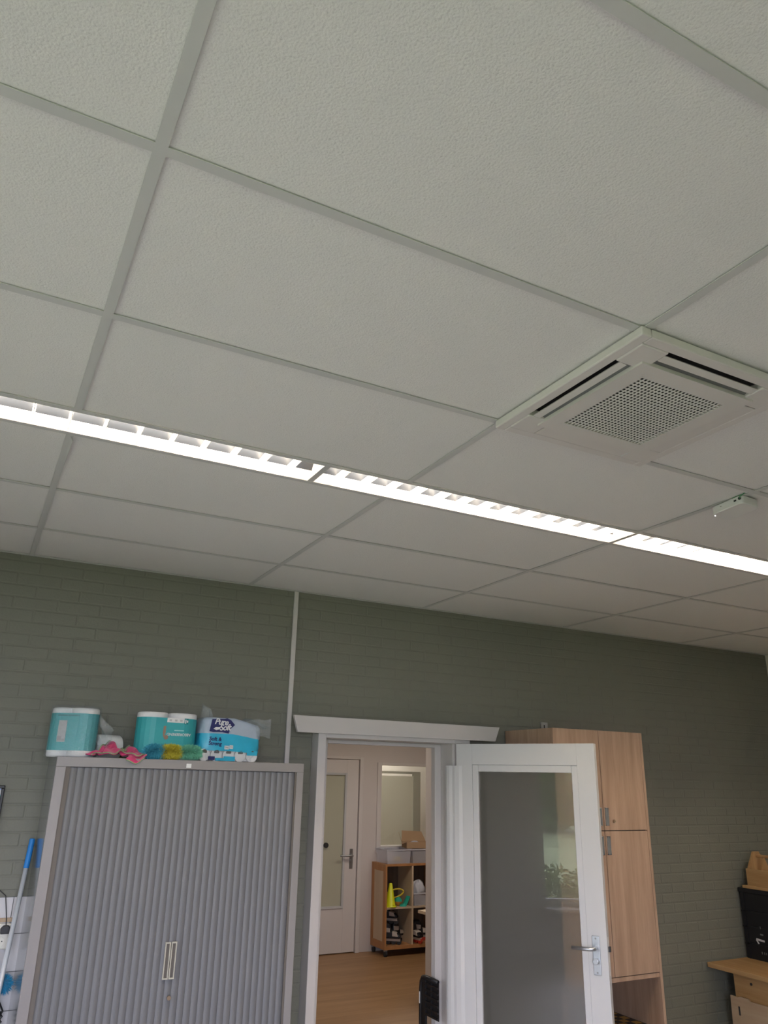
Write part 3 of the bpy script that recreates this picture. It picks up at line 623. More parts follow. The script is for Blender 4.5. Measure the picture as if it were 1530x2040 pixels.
# toilet paper pack
def soft_pack():
    e = tag(empty('toilet_paper_pack', (1.190, 4.06, CT), math.radians(3)), 'blue and white toilet paper pack with navy logo in torn clear film', 'toilet paper')
    hx, hy, H = 0.160, 0.085, 0.215
    def sect(z0, z1, nz, seed):
        rnd = random.Random(seed); n = 40; vs = []; fs = []
        for j in range(nz + 1):
            z_ = z0 + (z1 - z0) * j / nz; t = z_ / H
            lean = 0.012 * t; kx = hx * (1.0 + 0.03 * math.sin(math.pi * t)) - 0.012 * (t > 0.98); ky = hy * (1.0 + 0.04 * math.sin(math.pi * t))
            for i in range(n):
                a = 2 * math.pi * i / n; c, s = math.cos(a), math.sin(a); p_ = 0.42
                x = kx * math.copysign(abs(c) ** p_, c); y = ky * math.copysign(abs(s) ** p_, s)
                zz = z_ - (0.035 * max(0, x / hx) * t)
                wv = 0.0022 * math.sin(9 * a + 14 * t) + 0.0015 * math.sin(23 * a + 31 * t)
                vs.append((x + lean + wv * c, y + wv * s, zz))
        for j in range(nz):
            for i in range(n): fs.append((j * n + i, j * n + (i + 1) % n, (j + 1) * n + (i + 1) % n, (j + 1) * n + i))
        return vs, fs, n
    vs, fs, n = sect(0.052, 0.136, 6, 1); MB().add(vs, fs).build('blue_band', 'cyan', e, smooth=True)
    vs, fs, n = sect(0.136, H, 6, 2); m_ = MB().add(vs, fs + [tuple(range(6 * n, 7 * n))]); up = m_.build('pale_band', 'lav', e, smooth=True)
    vs, fs, n = sect(0.004, 0.052, 3, 3); MB().add(vs, fs).build('film', 'film', e, smooth=True)
    box(-0.150, 0.150, -0.066, 0.075, 0.004, 0.056).build('white_backing', 'paper', e)  # added white box, brightens the dark gaps between the rolls
    for x0, x1, z0, z1 in ((-0.074, -0.030, 0.004, 0.017), (-0.030, 0.030, 0.004, 0.026), (0.094, 0.150, 0.034, 0.056)): box(x0, x1, -0.0868, -0.0835, z0, z1).build('printed_patch', 'cyan', e)
    for i in range(5):      # bottom rolls seen through the film
        MB().cyl((-0.132 + 0.064 * i, -0.080, 0.030), (-0.132 + 0.064 * i, 0.07, 0.030), 0.031, n=20).build('toilet_roll', 'paper', e, bevel=0.003)
        MB().cyl((-0.132 + 0.064 * i, -0.0825, 0.044), (-0.132 + 0.064 * i, -0.079, 0.046), 0.013, n=14).build('roll_core', 'core', e)
    y = -hy - 0.005
    lab = MB().prism([(-0.118, 0.146), (-0.108, 0.206), (-0.045, 0.210), (-0.030, 0.214), (-0.010, 0.206), (0.014, 0.182), (-0.012, 0.158), (-0.016, 0.138), (-0.050, 0.144), (-0.100, 0.142)], 'Y', y - 0.003, y + 0.003).build('logo_label', 'navy', e)
    text('lettering', 'Pure', 0.042, 'print', lab, face_m(-0.060, y - 0.0035, 0.193, -0.05), shear=0.25, bold=0.0009, spacing=0.9)
    text('lettering', 'Soft', 0.042, 'print', lab, face_m(-0.038, y - 0.0035, 0.166, 0.06), shear=0.25, bold=0.0009, spacing=0.9)
    MB().prism([(-0.100, 0.158), (-0.088, 0.168), (-0.070, 0.168), (-0.058, 0.172), (-0.068, 0.157), (-0.084, 0.152)], 'Y', y - 0.0036, y - 0.003).build('leaf_mark', 'print', lab)
    text('lettering', 'Soft &', 0.026, 'navy', e, face_m(-0.083, y - 0.001, 0.108, -0.04), bold=0.0007)
    text('lettering', 'Strong', 0.026, 'navy', e, face_m(-0.083, y - 0.001, 0.086, -0.03), bold=0.0007)
    box(-0.032, -0.008, y - 0.001, y, 0.060, 0.078).build('count_label', 'print', e); box(-0.005, 0.014, y - 0.001, y, 0.063, 0.081).build('count_label', 'print', e)
    text('lettering', '24x', 0.012, 'core', e, face_m(-0.020, y - 0.0016, 0.069)); text('lettering', '3-L', 0.010, 'core', e, face_m(0.0045, y - 0.0016, 0.073))
    box(-0.112, -0.078, y + 0.001, y + 0.004, 0.006, 0.024).build('printed_mark', 'navy', e)
    # torn film at the top right and standing tuft at the left
    MB().grid(lambda u, v: (0.06 + 0.155 * u + 0.012 * math.sin(5 * v + u * 3), -0.07 + 0.12 * v, 0.205 + 0.022 * math.sin(3.1 * u) * (1 - abs(2 * v - 1)) ** 0.5 - 0.03 * u * u + 0.006 * math.sin(13 * v + 7 * u)), 12, 8).build('film_tail', 'filmtail', e, smooth=True)
    MB().grid(lambda u, v: (0.06 + 0.165 * u, -0.075 + 0.01 * math.sin(8 * u), 0.135 + 0.075 * v + 0.012 * u - 0.02 * u * (1 - v) + 0.004 * math.sin(11 * u + 9 * v)), 12, 6).build('film_tail', 'filmtail', e, smooth=True)
    MB().grid(lambda u, v: (-0.155 + 0.075 * u - 0.01 * v + 0.03 * v * (0.5 - u), -0.03 + 0.015 * math.sin(5 * u), 0.19 + 0.10 * v * (1 - 0.35 * u)), 6, 6).build('film_tuft', 'filmtail', e, smooth=True)
soft_pack()
# pink cloth
def cloth():
    e = tag(empty('cleaning_cloth', (0.628, 3.935, CT)), 'crumpled pink cleaning cloth with green hem hanging over cabinet edge', 'cloth')
    def surf(u, v):
        x = -0.118 + 0.236 * u + 0.016 * math.sin(9 * v + 2 * u)
        y = -0.050 + 0.11 * v + 0.022 * math.sin(14 * u + 2 * v)
        h = 0.012 + 0.050 * (0.5 + 0.5 * math.sin(4.3 * math.pi * u + 2.2 * v + 0.6)) * (0.25 + 0.75 * v) + 0.026 * (0.5 + 0.5 * math.sin(9.1 * math.pi * u - 5.0 * v)) * (0.4 + 0.6 * v)
        h *= (1.0 - 0.45 * max(0, u - 0.62) / 0.38) * (0.35 + 0.65 * min(1.0, 5 * u))
        return (x, y, max(0.002, h))
    MB().grid(surf, 40, 14).build('cloth', 'pink', e, smooth=True, solid=0.003)
    def flap(u, v):
        x = 0.045 + 0.085 * u + 0.008 * math.sin(5 * v); y = -0.066 - 0.006 * math.sin(6 * u) + 0.06 * (1 - v) ** 2
        return (x, y - 0.006 * v, 0.020 - 0.040 * v * (0.35 + 0.65 * math.sin(math.pi * (0.15 + 0.8 * u))) + 0.004 * math.sin(8 * u))
    MB().grid(flap, 14, 8).build('hanging_corner', 'pink', e, smooth=True, solid=0.003)
    hm = lambda pts: MB().tube(pts, 0.0028, 6).build('hem', 'hem', e, smooth=True)
    hm([Vector(surf(i / 30, 0)) + Vector((0, -0.002, 0.002)) for i in range(31)]); hm([Vector(surf(i / 30, 1)) + Vector((0, 0.001, 0.003)) for i in range(31)])
    hm([Vector(flap(i / 16, 1)) + Vector((0, -0.002, 0)) for i in range(17)]); hm([Vector(surf(0.55 + 0.12 * i / 12, i / 12)) + Vector((0, -0.001, 0.004)) for i in range(13)])
cloth()
# feather duster
def fluff(parent, name, m, pts, r, n, seed, taper=None):
    rnd = random.Random(seed); b = MB(); pts = [Vector(p) for p in pts]
    for i in range(n):
        t = rnd.random() * (len(pts) - 1); k = min(int(t), len(pts) - 2); p = pts[k].lerp(pts[k + 1], t - k)
        d = Vector((rnd.gauss(0, 1), rnd.gauss(0, 1), rnd.gauss(0, 1))).normalized(); L_ = r * rnd.uniform(0.55, 1.05)
        q = p + d * L_ + Vector((0, 0, -0.1 * L_)); s = d.orthogonal().normalized() * 0.0012
        mid = p.lerp(q, 0.55) + Vector((rnd.uniform(-1, 1), rnd.uniform(-1, 1), rnd.uniform(-1, 1))) * r * 0.08
        b.add([p - s, p + s, mid + s * 1.4, q, mid - s * 1.4], [(0, 1, 2, 3, 4)])
    return tag(b.build(name, m, parent), None, kind='stuff')
dz = tag(empty('feather_duster', (0.885, 3.925, CT + 0.041), math.radians(-4)), 'fluffy blue, yellow and green duster lying on the cabinet', 'duster')
for nm, m_, a, b, sd in (('blue_fluff', 'fl_blue', -0.110, -0.050, 1), ('yellow_fluff', 'fl_yel', -0.032, 0.034, 2), ('green_fluff', 'fl_grn', 0.060, 0.125, 3)):
    fluff(dz, nm, m_, [(a, 0, -0.002 - 0.004 * (sd == 1)), ((a + b) / 2, 0.0, 0.002), (b, 0, -0.003)], 0.043, 6000, sd)
MB().cyl((-0.11, 0.0, -0.002), (0.12, 0, -0.004), 0.012, n=10).build('core', 'fl_yel', dz)

# ------------------------------------------------------------------ left edge things
def pole():
    top = Vector((0.3475, 4.245, 1.545)); bot = Vector((0.228, 3.94, 0.012)); d = bot - top
    e = tag(empty('mop_pole', bot), 'aluminium mop pole with blue grip leaning beside the grey cabinet', 'pole')
    P = lambda t: top + d * t - bot
    MB().cyl(P(0.0), P(0.082), 0.0125, n=14).build('grip', 'bluegrip', e, smooth=False, bevel=0.003)
    MB().cyl(P(0.080), P(1.0), 0.0105, n=14).build('shaft', 'alu', e, smooth=True)
pole()
def blueduster():
    e = tag(empty('microfibre_duster', (0.285, 4.17, 0.0)), 'blue fluffy duster head beside the lower part of the pole', 'duster')
    MB().cyl((0, 0, 0.0), (0.02, 0.02, 0.93), 0.009, n=10).build('stick', 'dark', e)
    fluff(e, 'fluff', 'blueflu', [(-0.02, 0, 0.94), (0.02, 0.02, 0.965), (0.04, 0.03, 0.955)], 0.050, 3200, 9)
blueduster()
so = tag(empty('wall_socket', (0.285, YB - 0.012, 1.136)), 'cream double wall socket on white tiles at the left edge', 'socket')
box(-0.045, 0.045, -0.020, 0.0, -0.056, 0.050).build('case', 'socket', so, bevel=0.006)
MB().cyl((-0.006, -0.0202, -0.024), (-0.006, -0.022, -0.024), 0.021, n=24).build('outlet', 'socket', so, bevel=0.001)
for s in (-1, 1): MB().cyl((-0.006 + s * 0.0095, -0.022, -0.022), (-0.006 + s * 0.0095, -0.0228, -0.022), 0.0025, n=8).build('pin_hole', 'slot', so)
pg = tag(empty('power_plug', (0.295, YB - 0.032, 1.162)), 'black power plug with thin cord in the cream wall socket', 'plug')
MB().prism([(-0.020, -0.016), (0.020, -0.016), (0.022, 0.006), (0.010, 0.018), (-0.010, 0.018), (-0.022, 0.006)], 'Y', -0.022, 0.0).build('plug_body', 'black', pg, bevel=0.003)
MB().tube([(0, -0.012, 0.016), (-0.004, -0.012, 0.05), (-0.012, -0.008, 0.09), (-0.022, -0.004, 0.14), (-0.060, 0.0, 0.17), (-0.16, 0.004, 0.185)], 0.0022, 6).build('cord', 'black', pg)
tag(box(0.15, 0.337, YB - 0.022, YB - 0.012, 1.190, 1.207).build('wooden_strip', 'ply'), 'thin pale wooden strip above the cream socket', 'strip')
tag(box(0.235, 0.290, YB - 0.024, YB - 0.012, 0.50, 1.072).build('cable_duct', 'socket', bevel=0.002), 'cream cable duct below the wall socket', 'cable duct')
cb = MB()
for k in range(5): cb.tube([(0.10 + 0.02 * k, 4.20, 0.86 - 0.03 * k), (0.22, 4.18 - 0.01 * k, 0.90 - 0.035 * k), (0.31, 4.19, 0.895 - 0.03 * k), (0.335, 4.20, 0.85 - 0.02 * k), (0.27, 4.20, 0.74), (0.2, 4.22, 0.5)], 0.005, 6)
tag(cb.build('cable_bundle', 'black'), 'tangled black cables in the bottom left corner', 'cable')
scn = tag(empty('wall_screen', (0.09, YB - 0.010, 1.70)), 'black framed wall display cut off by the left picture edge', 'display')
fs_ = MB(); fs_.box(-0.10, 0.10, -0.02, 0.0, 0.068, 0.082); fs_.box(-0.10, 0.10, -0.02, 0.0, -0.16, -0.14); fs_.box(0.086, 0.10, -0.02, 0.0, -0.14, 0.068); fs_.box(-0.10, -0.086, -0.02, 0.0, -0.14, 0.068)
fs_.build('frame', 'black', scn, bevel=0.003); box(-0.086, 0.086, -0.012, -0.002, -0.14, 0.068).build('picture', 'screenpic', scn); box(0.02, 0.086, -0.0135, -0.012, 0.030, 0.036).build('green_line', 'ledgreen', scn); box(0.06, 0.086, -0.0135, -0.012, 0.040, 0.062).build('grey_icon', 'grey', scn)

# ------------------------------------------------------------------ tall oak cabinet
def tall():
    X0, X1, Y0, Y1, ZT = 3.163, 3.905, 3.79, 4.275, 2.168
    e = tag(empty('tall_cabinet', (X0, Y0, 0)), 'tall light oak cabinet with four doors behind the open door', 'cabinet')
    W_, D = X1 - X0, Y1 - Y0; t = 0.02
    box(0, t, 0.02, D, 0, ZT).build('side_panel', 'oak', e); box(W_ - t, W_, 0.0, D, 0, ZT).build('side_panel', 'oak', e)
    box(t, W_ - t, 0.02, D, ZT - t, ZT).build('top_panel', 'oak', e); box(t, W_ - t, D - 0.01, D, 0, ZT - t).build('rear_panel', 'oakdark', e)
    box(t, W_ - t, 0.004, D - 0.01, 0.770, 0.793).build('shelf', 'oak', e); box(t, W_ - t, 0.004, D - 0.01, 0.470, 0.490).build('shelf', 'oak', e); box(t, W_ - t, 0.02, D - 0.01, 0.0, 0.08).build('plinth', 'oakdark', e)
    mid = 0.366
    box(t, W_ - t, 0.0185, 0.030, 0.80, ZT - 0.03).build('gap_shade_backing', 'slot', e)  # added near-black sheet, paints the shade in the gaps between doors
    for (a, b, z0, z1, up) in ((0.0, mid - 0.0025, 1.580, ZT, 1), (mid + 0.0025, W_ - t - 0.002, 1.580, ZT, 1), (0.0, mid - 0.0025, 0.797, 1.575, 0), (mid + 0.0025, W_ - t - 0.002, 0.797, 1.575, 0)):
        d = box(a, b, 0.0, 0.018, z0, z1).build('door', 'oak', e, bevel=0.0008)
        hx = (mid - 0.042) if b < mid else (mid + 0.012); hz = 1.606 if up else 1.443
        f = MB(); w_ = 0.028; h_ = 0.104
        f.box(hx, hx + 0.004, -0.003, 0, hz, hz + h_); f.box(hx + w_ - 0.004, hx + w_, -0.003, 0, hz, hz + h_); f.box(hx, hx + w_, -0.003, 0, hz, hz + 0.005); f.box(hx, hx + w_, -0.003, 0, hz + h_ - 0.005, hz + h_)
        hd = f.build('handle', 'steel', d); box(hx + 0.004, hx + w_ - 0.004, -0.0012, -0.0002, hz + 0.005, hz + h_ - 0.005).build('handle_recess', 'greyvane', hd)
        if up and a > mid: MB().cyl((mid + 0.080, 0.0, 1.632), (mid + 0.080, -0.006, 1.632), 0.009, n=16).build('lock', 'brass', d)
    return e
tall()
bk = tag(empty('wall_bracket', (3.497, 4.275, 2.168)), 'small metal bracket between oak cabinet top and green wall', 'bracket')
b_ = MB(); b_.box(-0.03, 0.03, 0.0, 0.004, 0.0, 0.072); b_.box(-0.03, 0.03, -0.04, 0.0, 0.0, 0.003); b_.build('angle_plate', 'steel', bk); box(-0.004, 0.004, -0.001, 0.0, 0.02, 0.055).build('slot', 'slot', bk)
ch = tag(empty('chess_board', (3.665, 4.045, 0.49)), 'black and yellow checkered game board in the open oak compartment', 'game board')
box(-0.212, 0.212, -0.212, 0.212, 0.0, 0.010).build('board_base', 'blacksq', ch)
cme = {k: MB().box(-0.025, 0.025, -0.025, 0.025, 0, 0.0012).mesh('square', k) for k in ('yellowsq', 'blacksq')}
for i in range(8):
    for j in range(8): link_mesh('square', cme['yellowsq' if (i + j) % 2 else 'blacksq'], ch, (-0.175 + 0.05 * i, -0.175 + 0.05 * j, 0.010))

# ------------------------------------------------------------------ right edge: pine table, crates, tool carrier
tbz = 0.686
tbl = tag(empty('pine_table', (4.84, 3.3, 0)), 'pine table top on a panel base along the right wall', 'table')
box(0, 1.1, -0.9, 0.975, tbz - 0.030, tbz).build('table_top', 'pine', tbl, bevel=0.003)
box(0.085, 0.110, -0.9, 0.835, 0.05, tbz - 0.030).build('front_panel', 'pine', tbl)
box(1.06, 1.09, -0.85, 0.80, 0.0, tbz - 0.030).build('rear_panel', 'pine', tbl); box(0.11, 1.06, 0.75, 0.78, 0.0, tbz - 0.03).build('end_panel', 'pine', tbl)
for zz, yy in ((0.60, 0.70), (0.58, 0.2)): MB().cyl((0.085, yy, zz), (0.083, yy, zz), 0.009, n=12).build('knot', 'dark', tbl)
pb = tag(empty('plywood_panel', (4.90, 3.7, 0)), 'pale plywood panel with a slot leaning against the pine table', 'panel')
MB().prism([(0.465, 0.30), (0.46, 0.506), (0.40, 0.503), (0.385, 0.512), (0.32, 0.510), (0.305, 0.498), (-0.5, 0.51), (-0.5, 0.0), (0.465, 0.0)], 'X', 0.0, 0.012).build('sheet', 'ply', pb)
MB().box(-0.0015, 0.001, 0.392, 0.404, 0.40, 0.452).build('slot', 'dark', pb)
def crate():
    e = tag(empty('plastic_crate', (5.245, 4.262, tbz)), 'black plastic crate standing on the pine table in the corner', 'crate')
    L_, D, H = 0.60, 0.40, 0.46     # along -Y, along +X, up
    s = 0.014
    b = MB(); b.prism([(0.0 - 0.0, 0.0), (-L_, 0.0), (-L_ - 0.0, H), (0.0, H)], 'X', 0.0, 0.004)
    b.box(0.004, D, -0.004, 0.0, 0, H); b.box(D - 0.004, D, -L_, 0, 0, H); b.box(0.004, D, -L_, -L_ + 0.004, 0, H); b.box(0.004, D, -L_, 0, 0, 0.004)
    b.build('crate_wall', 'black', e)
    r = MB(); r.box(-0.010, D + 0.01, -L_ - 0.01, 0.010, H - 0.03, H); r.build('rim', 'black', e, bevel=0.006)
    for z_ in (0.09, 0.20, 0.30): box(-0.006, 0.0, -L_, 0.0, z_, z_ + 0.012).build('rib', 'black', e)
    for y_ in (-0.02, -0.32, -0.58): box(-0.006, 0.0, y_ - 0.012, y_, 0.0, H - 0.03).build('rib', 'black', e)
    mk = MB(); mk.prism([(-0.095, 0.128), (-0.165, 0.124), (-0.165, 0.136), (-0.100, 0.142)], 'X', -0.0068, -0.006); mk.prism([(-0.095, 0.128), (-0.110, 0.105), (-0.122, 0.108), (-0.106, 0.130)], 'X', -0.0068, -0.006); mk.build('printed_mark', 'print', e)
    for k, y_ in enumerate((-0.13, -0.15, -0.165)): box(-0.0068, -0.006, y_ - 0.005, y_, 0.045, 0.06).build('printed_mark', 'grey', e)
    box(-0.0068, -0.006, -0.16, -0.135, 0.165, 0.175).build('printed_mark', 'greyvane', e); box(-0.0068, -0.006, -0.145, -0.140, 0.205, 0.222).build('printed_mark', 'greyvane', e)
crate()
lid = tag(box(5.235, 5.66, 3.68, 4.225, 1.1465, 1.166).build('wooden_board', 'pine', bevel=0.002), 'flat pine board lying on the black crate', 'board')
def carrier():
    e = tag(empty('tool_carrier', (5.275, 4.200, 1.1665)), 'wooden tool carrier with gable ends on top of the black crate', 'tool carrier')
    H, D, L_ = 0.225, 0.22, 0.40
    gab = [(0.0, 0.0), (D, 0.0), (D, 0.10), (D / 2 + 0.03, H), (D / 2 - 0.03, H), (0.0, 0.10)]
    for y_ in (0.0, -L_): MB().prism(gab, 'Y', y_ - 0.014, y_).build('gable_end', 'pinex', e)
    box(-0.010, 0.0, -L_ - 0.014, 0.0, 0.0, 0.112).build('side_board', 'pine', e); box(D, D + 0.010, -L_ - 0.014, 0.0, 0.0, 0.112).build('side_board', 'pine', e)
    box(0, D, -L_, -0.014, 0.0, 0.012).build('bottom_board', 'pine', e); MB().cyl((D / 2, -0.012, 0.195), (D / 2, -L_, 0.195), 0.011, n=12).build('handle', 'pinex', e)
    MB().prism([(0.02, 0.10), (0.10, 0.10), (0.06, 0.19)], 'Y', -0.12, -0.105).build('divider', 'pinex', e)
carrier()

# ================================================================== HALL behind the doorway
HY = 8.67
struct(box(-1.5, 8.5, YB + 0.02, 13.2, -0.1, 0.0).build('floor_hall', 'laminate'), 'brown wood laminate floor of the hall')
struct(box(-1.5, 8.5, YB + 0.105, HY + 0.12, 2.70, 2.8).build('ceiling_hall', 'whitewall'), 'plain white ceiling of the hall')
struct(box(-1.6, -1.5, YB + 0.105, 13.2, 0, 2.8).build('wall_hall_left', 'hallwall'), 'white side wall of the hall')
struct(box(8.5, 8.6, YB + 0.105, 13.2, 0, 2.8).build('wall_hall_right', 'hallwall'), 'white side wall of the hall beyond the pier')
struct(box(XR, 8.6, YB + 0.004, YB + 0.104, 0, 3.2).build('wall_hall_front', 'hallwall'), 'white near wall of the hall beyond the right wall')
struct(box(3.425, 3.9, 5.6, 5.75, 0, 2.70).build('wall_pier', 'hallwall'), 'white wall pier in the hall beside the doorway')
# far hall wall: door opening x 3.28..4.235, z 0..2.06 and interior window x 4.53..5.6, z 1.10..2.005
hw = MB(); D0, D1, DT = 3.24, 4.285, 2.095; W0, W1, Z0, Z1 = 4.475, 6.2, 1.015, 2.035
hw.box(-1.5, D0, HY, HY + 0.1, 0, 2.7); hw.box(D1, W0, HY, HY + 0.1, 0, 2.7); hw.box(W1, 8.5, HY, HY + 0.1, 0, 2.7)
hw.box(D0, D1, HY, HY + 0.1, DT, 2.7); hw.box(W0, W1, HY, HY + 0.1, Z1, 2.7); hw.box(W0, W1, HY, HY + 0.1, 0, Z0)
struct(hw.build('wall_hall_back', 'hallwall'), 'white far wall of the hall with door and inner window')
df = struct(empty('trim_2', (0, HY, 0)), 'white door frame in the far hall wall')
for a in ((D0, D0 + 0.05, -0.02, 0.1, 0, DT), (D1 - 0.05, D1, -0.02, 0.1, 0, DT), (D0 + 0.05, D1 - 0.05, -0.02, 0.1, DT - 0.032, DT), (D0 + 0.05, D1 - 0.05, 0.05, 0.1, DT - 0.06, DT - 0.032), (D1 - 0.075, D1 - 0.05, 0.05, 0.1, 0, DT - 0.06), (D0 + 0.05, D0 + 0.075, 0.05, 0.1, 0, DT - 0.06), (D0 + 0.05, D1 - 0.05, 0.05, 0.1, 0, 0.02)): box(*a).build('frame_member', 'hallwood', df, bevel=0.003)
d2 = struct(empty('door_2', (3.30, HY + 0.005, 0)), 'white hall door with long obscured glass panel')
Wd = 0.928
for nm, a in (('stile', (0, 0.16, 0, 0.04, 0.01, 2.058)), ('stile', (0.775, Wd, 0, 0.04, 0.01, 2.058)), ('rail', (0.16, 0.775, 0, 0.04, 1.905, 2.058)), ('rail', (0.16, 0.775, 0, 0.04, 0.01, 0.455))): box(*a).build(nm, 'hallwood', d2, bevel=0.002)
for a in ((0.16, 0.185, -0.010, 0.03, 0.455, 1.905), (0.750, 0.775, -0.010, 0.03, 0.455, 1.905), (0.185, 0.750, -0.010, 0.03, 1.880, 1.905), (0.185, 0.750, -0.010, 0.03, 0.455, 0.480)): box(*a).build('bead', 'white', d2, bevel=0.003)
box(0.185, 0.750, 0.014, 0.022, 0.480, 1.880).build('pane', 'frost2', d2)
MB().cyl((0.535, 0.012, 1.114), (0.535, -0.010, 1.114), 0.028, n=16).build('knob', 'dark', d2)
box(0.838, 0.878, -0.006, 0, 0.86, 1.07).build('backplate', 'steel', d2); MB().tube([(0.858, -0.004, 1.0), (0.858, -0.05, 1.0), (0.84, -0.058, 1.0), (0.70, -0.055, 1.005)], 0.011, 8).build('lever', 'steel', d2, smooth=True); MB().cyl((0.85, -0.006, 0.95), (0.85, -0.03, 0.95), 0.014, n=12).build('lock_knob', 'steel', d2)
wn = struct(empty('window_4', (0, HY, 0)), 'inner window looking into the lit office')
for a in ((W0, W0 + 0.055, -0.02, 0.1, Z0, Z1), (W1 - 0.05, W1, -0.02, 0.1, Z0, Z1), (W0 + 0.055, W1 - 0.05, -0.02, 0.1, Z1 - 0.03, Z1), (W0 + 0.055, W1 - 0.05, -0.02, 0.1, Z0, Z0 + 0.08)): box(*a).build('window_frame', 'hallwood', wn, bevel=0.003)
box(W0 + 0.055, W1 - 0.05, 0.04, 0.046, Z0 + 0.08, Z1 - 0.03).build('pane', 'glass', wn)
# office behind
struct(box(-1.5, 8.5, 12.4, 12.5, 0, 2.8).build('wall_office', 'whitewall'), 'white rear wall of the lit office'); struct(box(-1.5, 8.5, HY + 0.12, 13.2, 2.75, 2.8).build('ceiling_office', 'whitewall'), 'white ceiling of the office')
wbd = tag(empty('whiteboard', (4.6, 11.2, 0)), 'large grey framed whiteboard seen through the inner window', 'whiteboard')
box(0.0, 1.85, 0.02, 0.04, 0.6, 1.895).build('board_face', 'board', wbd)
for a in ((0.0, 1.97, 0, 0.06, 1.930, 1.965), (1.85, 1.97, 0, 0.06, 0.0, 1.93), (0.0, 1.85, 0.0, 0.05, 0.55, 0.6), (-0.1, 0.0, 0, 0.06, 0.0, 1.93)): box(*a).build('frame_member', 'boardframe', wbd)
for nm, x, y, z_, lx, ly, m_, lb in (('hall_lamp', 2.2, 6.4, 2.70, 1.2, 0.3, 'hallamp', 'flat ceiling lamp in the hall near the doorway'), ('hall_lamp', 4.6, 7.0, 2.70, 1.2, 0.3, 'hallamp', 'flat ceiling lamp in the hall above the cube shelf'), ('office_lamp', 5.3, 10.0, 2.748, 1.2, 0.4, 'officelamp', 'flat ceiling lamp in the office behind the inner window'), ('office_lamp', 6.2, 11.85, 2.748, 1.2, 0.3, 'officelamp', 'flat ceiling lamp in the office by its rear wall')):
    e = tag(empty(nm, (x, y, z_)), lb, 'lamp'); box(-lx / 2, lx / 2, -ly / 2, ly / 2, -0.04, 0.0).build('case', 'lampcase', e); box(-lx / 2 + 0.02, lx / 2 - 0.02, -ly / 2 + 0.02, ly / 2 - 0.02, -0.046, -0.041).build('diffuser', m_, e)

# cube shelf on castors
SX, SY = 4.43, 8.32
def cube_shelf():
    e = tag(empty('cube_shelf', (SX, SY, 0)), 'wooden cube shelf on castors full of toys in the hall', 'shelf')
    W_, D, z0, z1 = 0.72, 0.345, 0.07, 0.93; t = 0.022
    # framed left side
    for a in ((0, t, 0, 0.055, z0, z1), (0, t, D - 0.055, D, z0, z1), (0, t, 0.055, D - 0.055, z1 - 0.075, z1), (0, t, 0.055, D - 0.055, z0, z0 + 0.075)): box(*a).build('side_frame', 'beech', e)
    box(0.006, 0.016, 0.055, D - 0.055, z0 + 0.075, z1 - 0.075).build('side_inset', 'maple', e)
    box(W_ - t, W_, 0, D, z0, z1).build('side_panel', 'beech', e)
    box(t, W_ - t, 0.0, D, z1 - t, z1).build('top_board', 'beech', e); box(t, W_ - t, 0.0, D, z0, z0 + 0.035).build('bottom_board', 'beech', e)
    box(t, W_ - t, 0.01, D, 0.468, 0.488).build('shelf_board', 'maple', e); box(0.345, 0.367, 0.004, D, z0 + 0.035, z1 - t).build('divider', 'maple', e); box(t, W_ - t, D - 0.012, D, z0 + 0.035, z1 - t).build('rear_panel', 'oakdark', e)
    for x in (0.03, W_ - 0.03):
        for y in (0.03, D - 0.03): c = MB().cyl((x - 0.012, y, 0.028), (x + 0.012, y, 0.028), 0.028, n=16).build('castor', 'dark', e); box(x - 0.016, x + 0.016, y - 0.016, y + 0.016, 0.05, 0.07).build('castor_fork', 'grey', c)
cube_shelf()
def clear_bin(nm, x0, x1, y0, y1, z0, h, label, contents):
    e = tag(empty(nm, ((x0 + x1) / 2, (y0 + y1) / 2, z0)), label, 'bin'); a, d = (x1 - x0) / 2, (y1 - y0) / 2
    b = MB(); t = 0.004; k = 0.93
    b.add([(-a * k, -d * k, 0), (a * k, -d * k, 0), (a * k, d * k, 0), (-a * k, d * k, 0), (-a, -d, h), (a, -d, h), (a, d, h), (-a, d, h)], [(0, 3, 2, 1), (0, 1, 5, 4), (1, 2, 6, 5), (2, 3, 7, 6), (3, 0, 4, 7)])
    b.build('tub', 'bin', e)
    r = MB(); r.box(-a - 0.008, a + 0.008, -d - 0.008, -d, h - 0.012, h); r.box(-a - 0.008, a + 0.008, d, d + 0.008, h - 0.012, h); r.box(-a - 0.008, -a, -d, d, h - 0.012, h); r.box(a, a + 0.008, -d, d, h - 0.012, h)
    r.build('rim', 'bag', e)
    rnd = random.Random(hash(nm + label) % 1000 if False else len(label))
    for i, m_ in enumerate(contents):
        x, y = rnd.uniform(-a * 0.6, a * 0.6), rnd.uniform(-d * 0.5, d * 0.5); s = rnd.uniform(0.02, 0.035)
        MB().lathe([(0.001, 0), (s, s * 0.3), (s * 1.1, s), (s * 0.6, s * 1.7), (0.001, s * 1.9)], (x, y, 0.006), 10).build('toy_piece', m_, e, smooth=True)
    return e
clear_bin('storage_bin', SX + 0.03, SX + 0.345, SY + 0.03, SY + 0.31, 0.931, 0.15, 'translucent storage bin at left on the cube shelf top', ['bag', 'bag', 'maple', 'bag', 'yel', 'paper'])
clear_bin('storage_bin', SX + 0.365, SX + 0.70, SY + 0.03, SY + 0.31, 0.931, 0.15, 'translucent storage bin at right under the cardboard box', ['skin', 'skin', 'bag', 'cardboard', 'skred'])
cbx = tag(empty('cardboard_box', (SX + 0.49, SY + 0.16, 1.083), math.radians(-12)), 'open brown cardboard box lying on the translucent bins', 'box')
b = MB(); a_, d_, h_ = 0.15, 0.10, 0.07
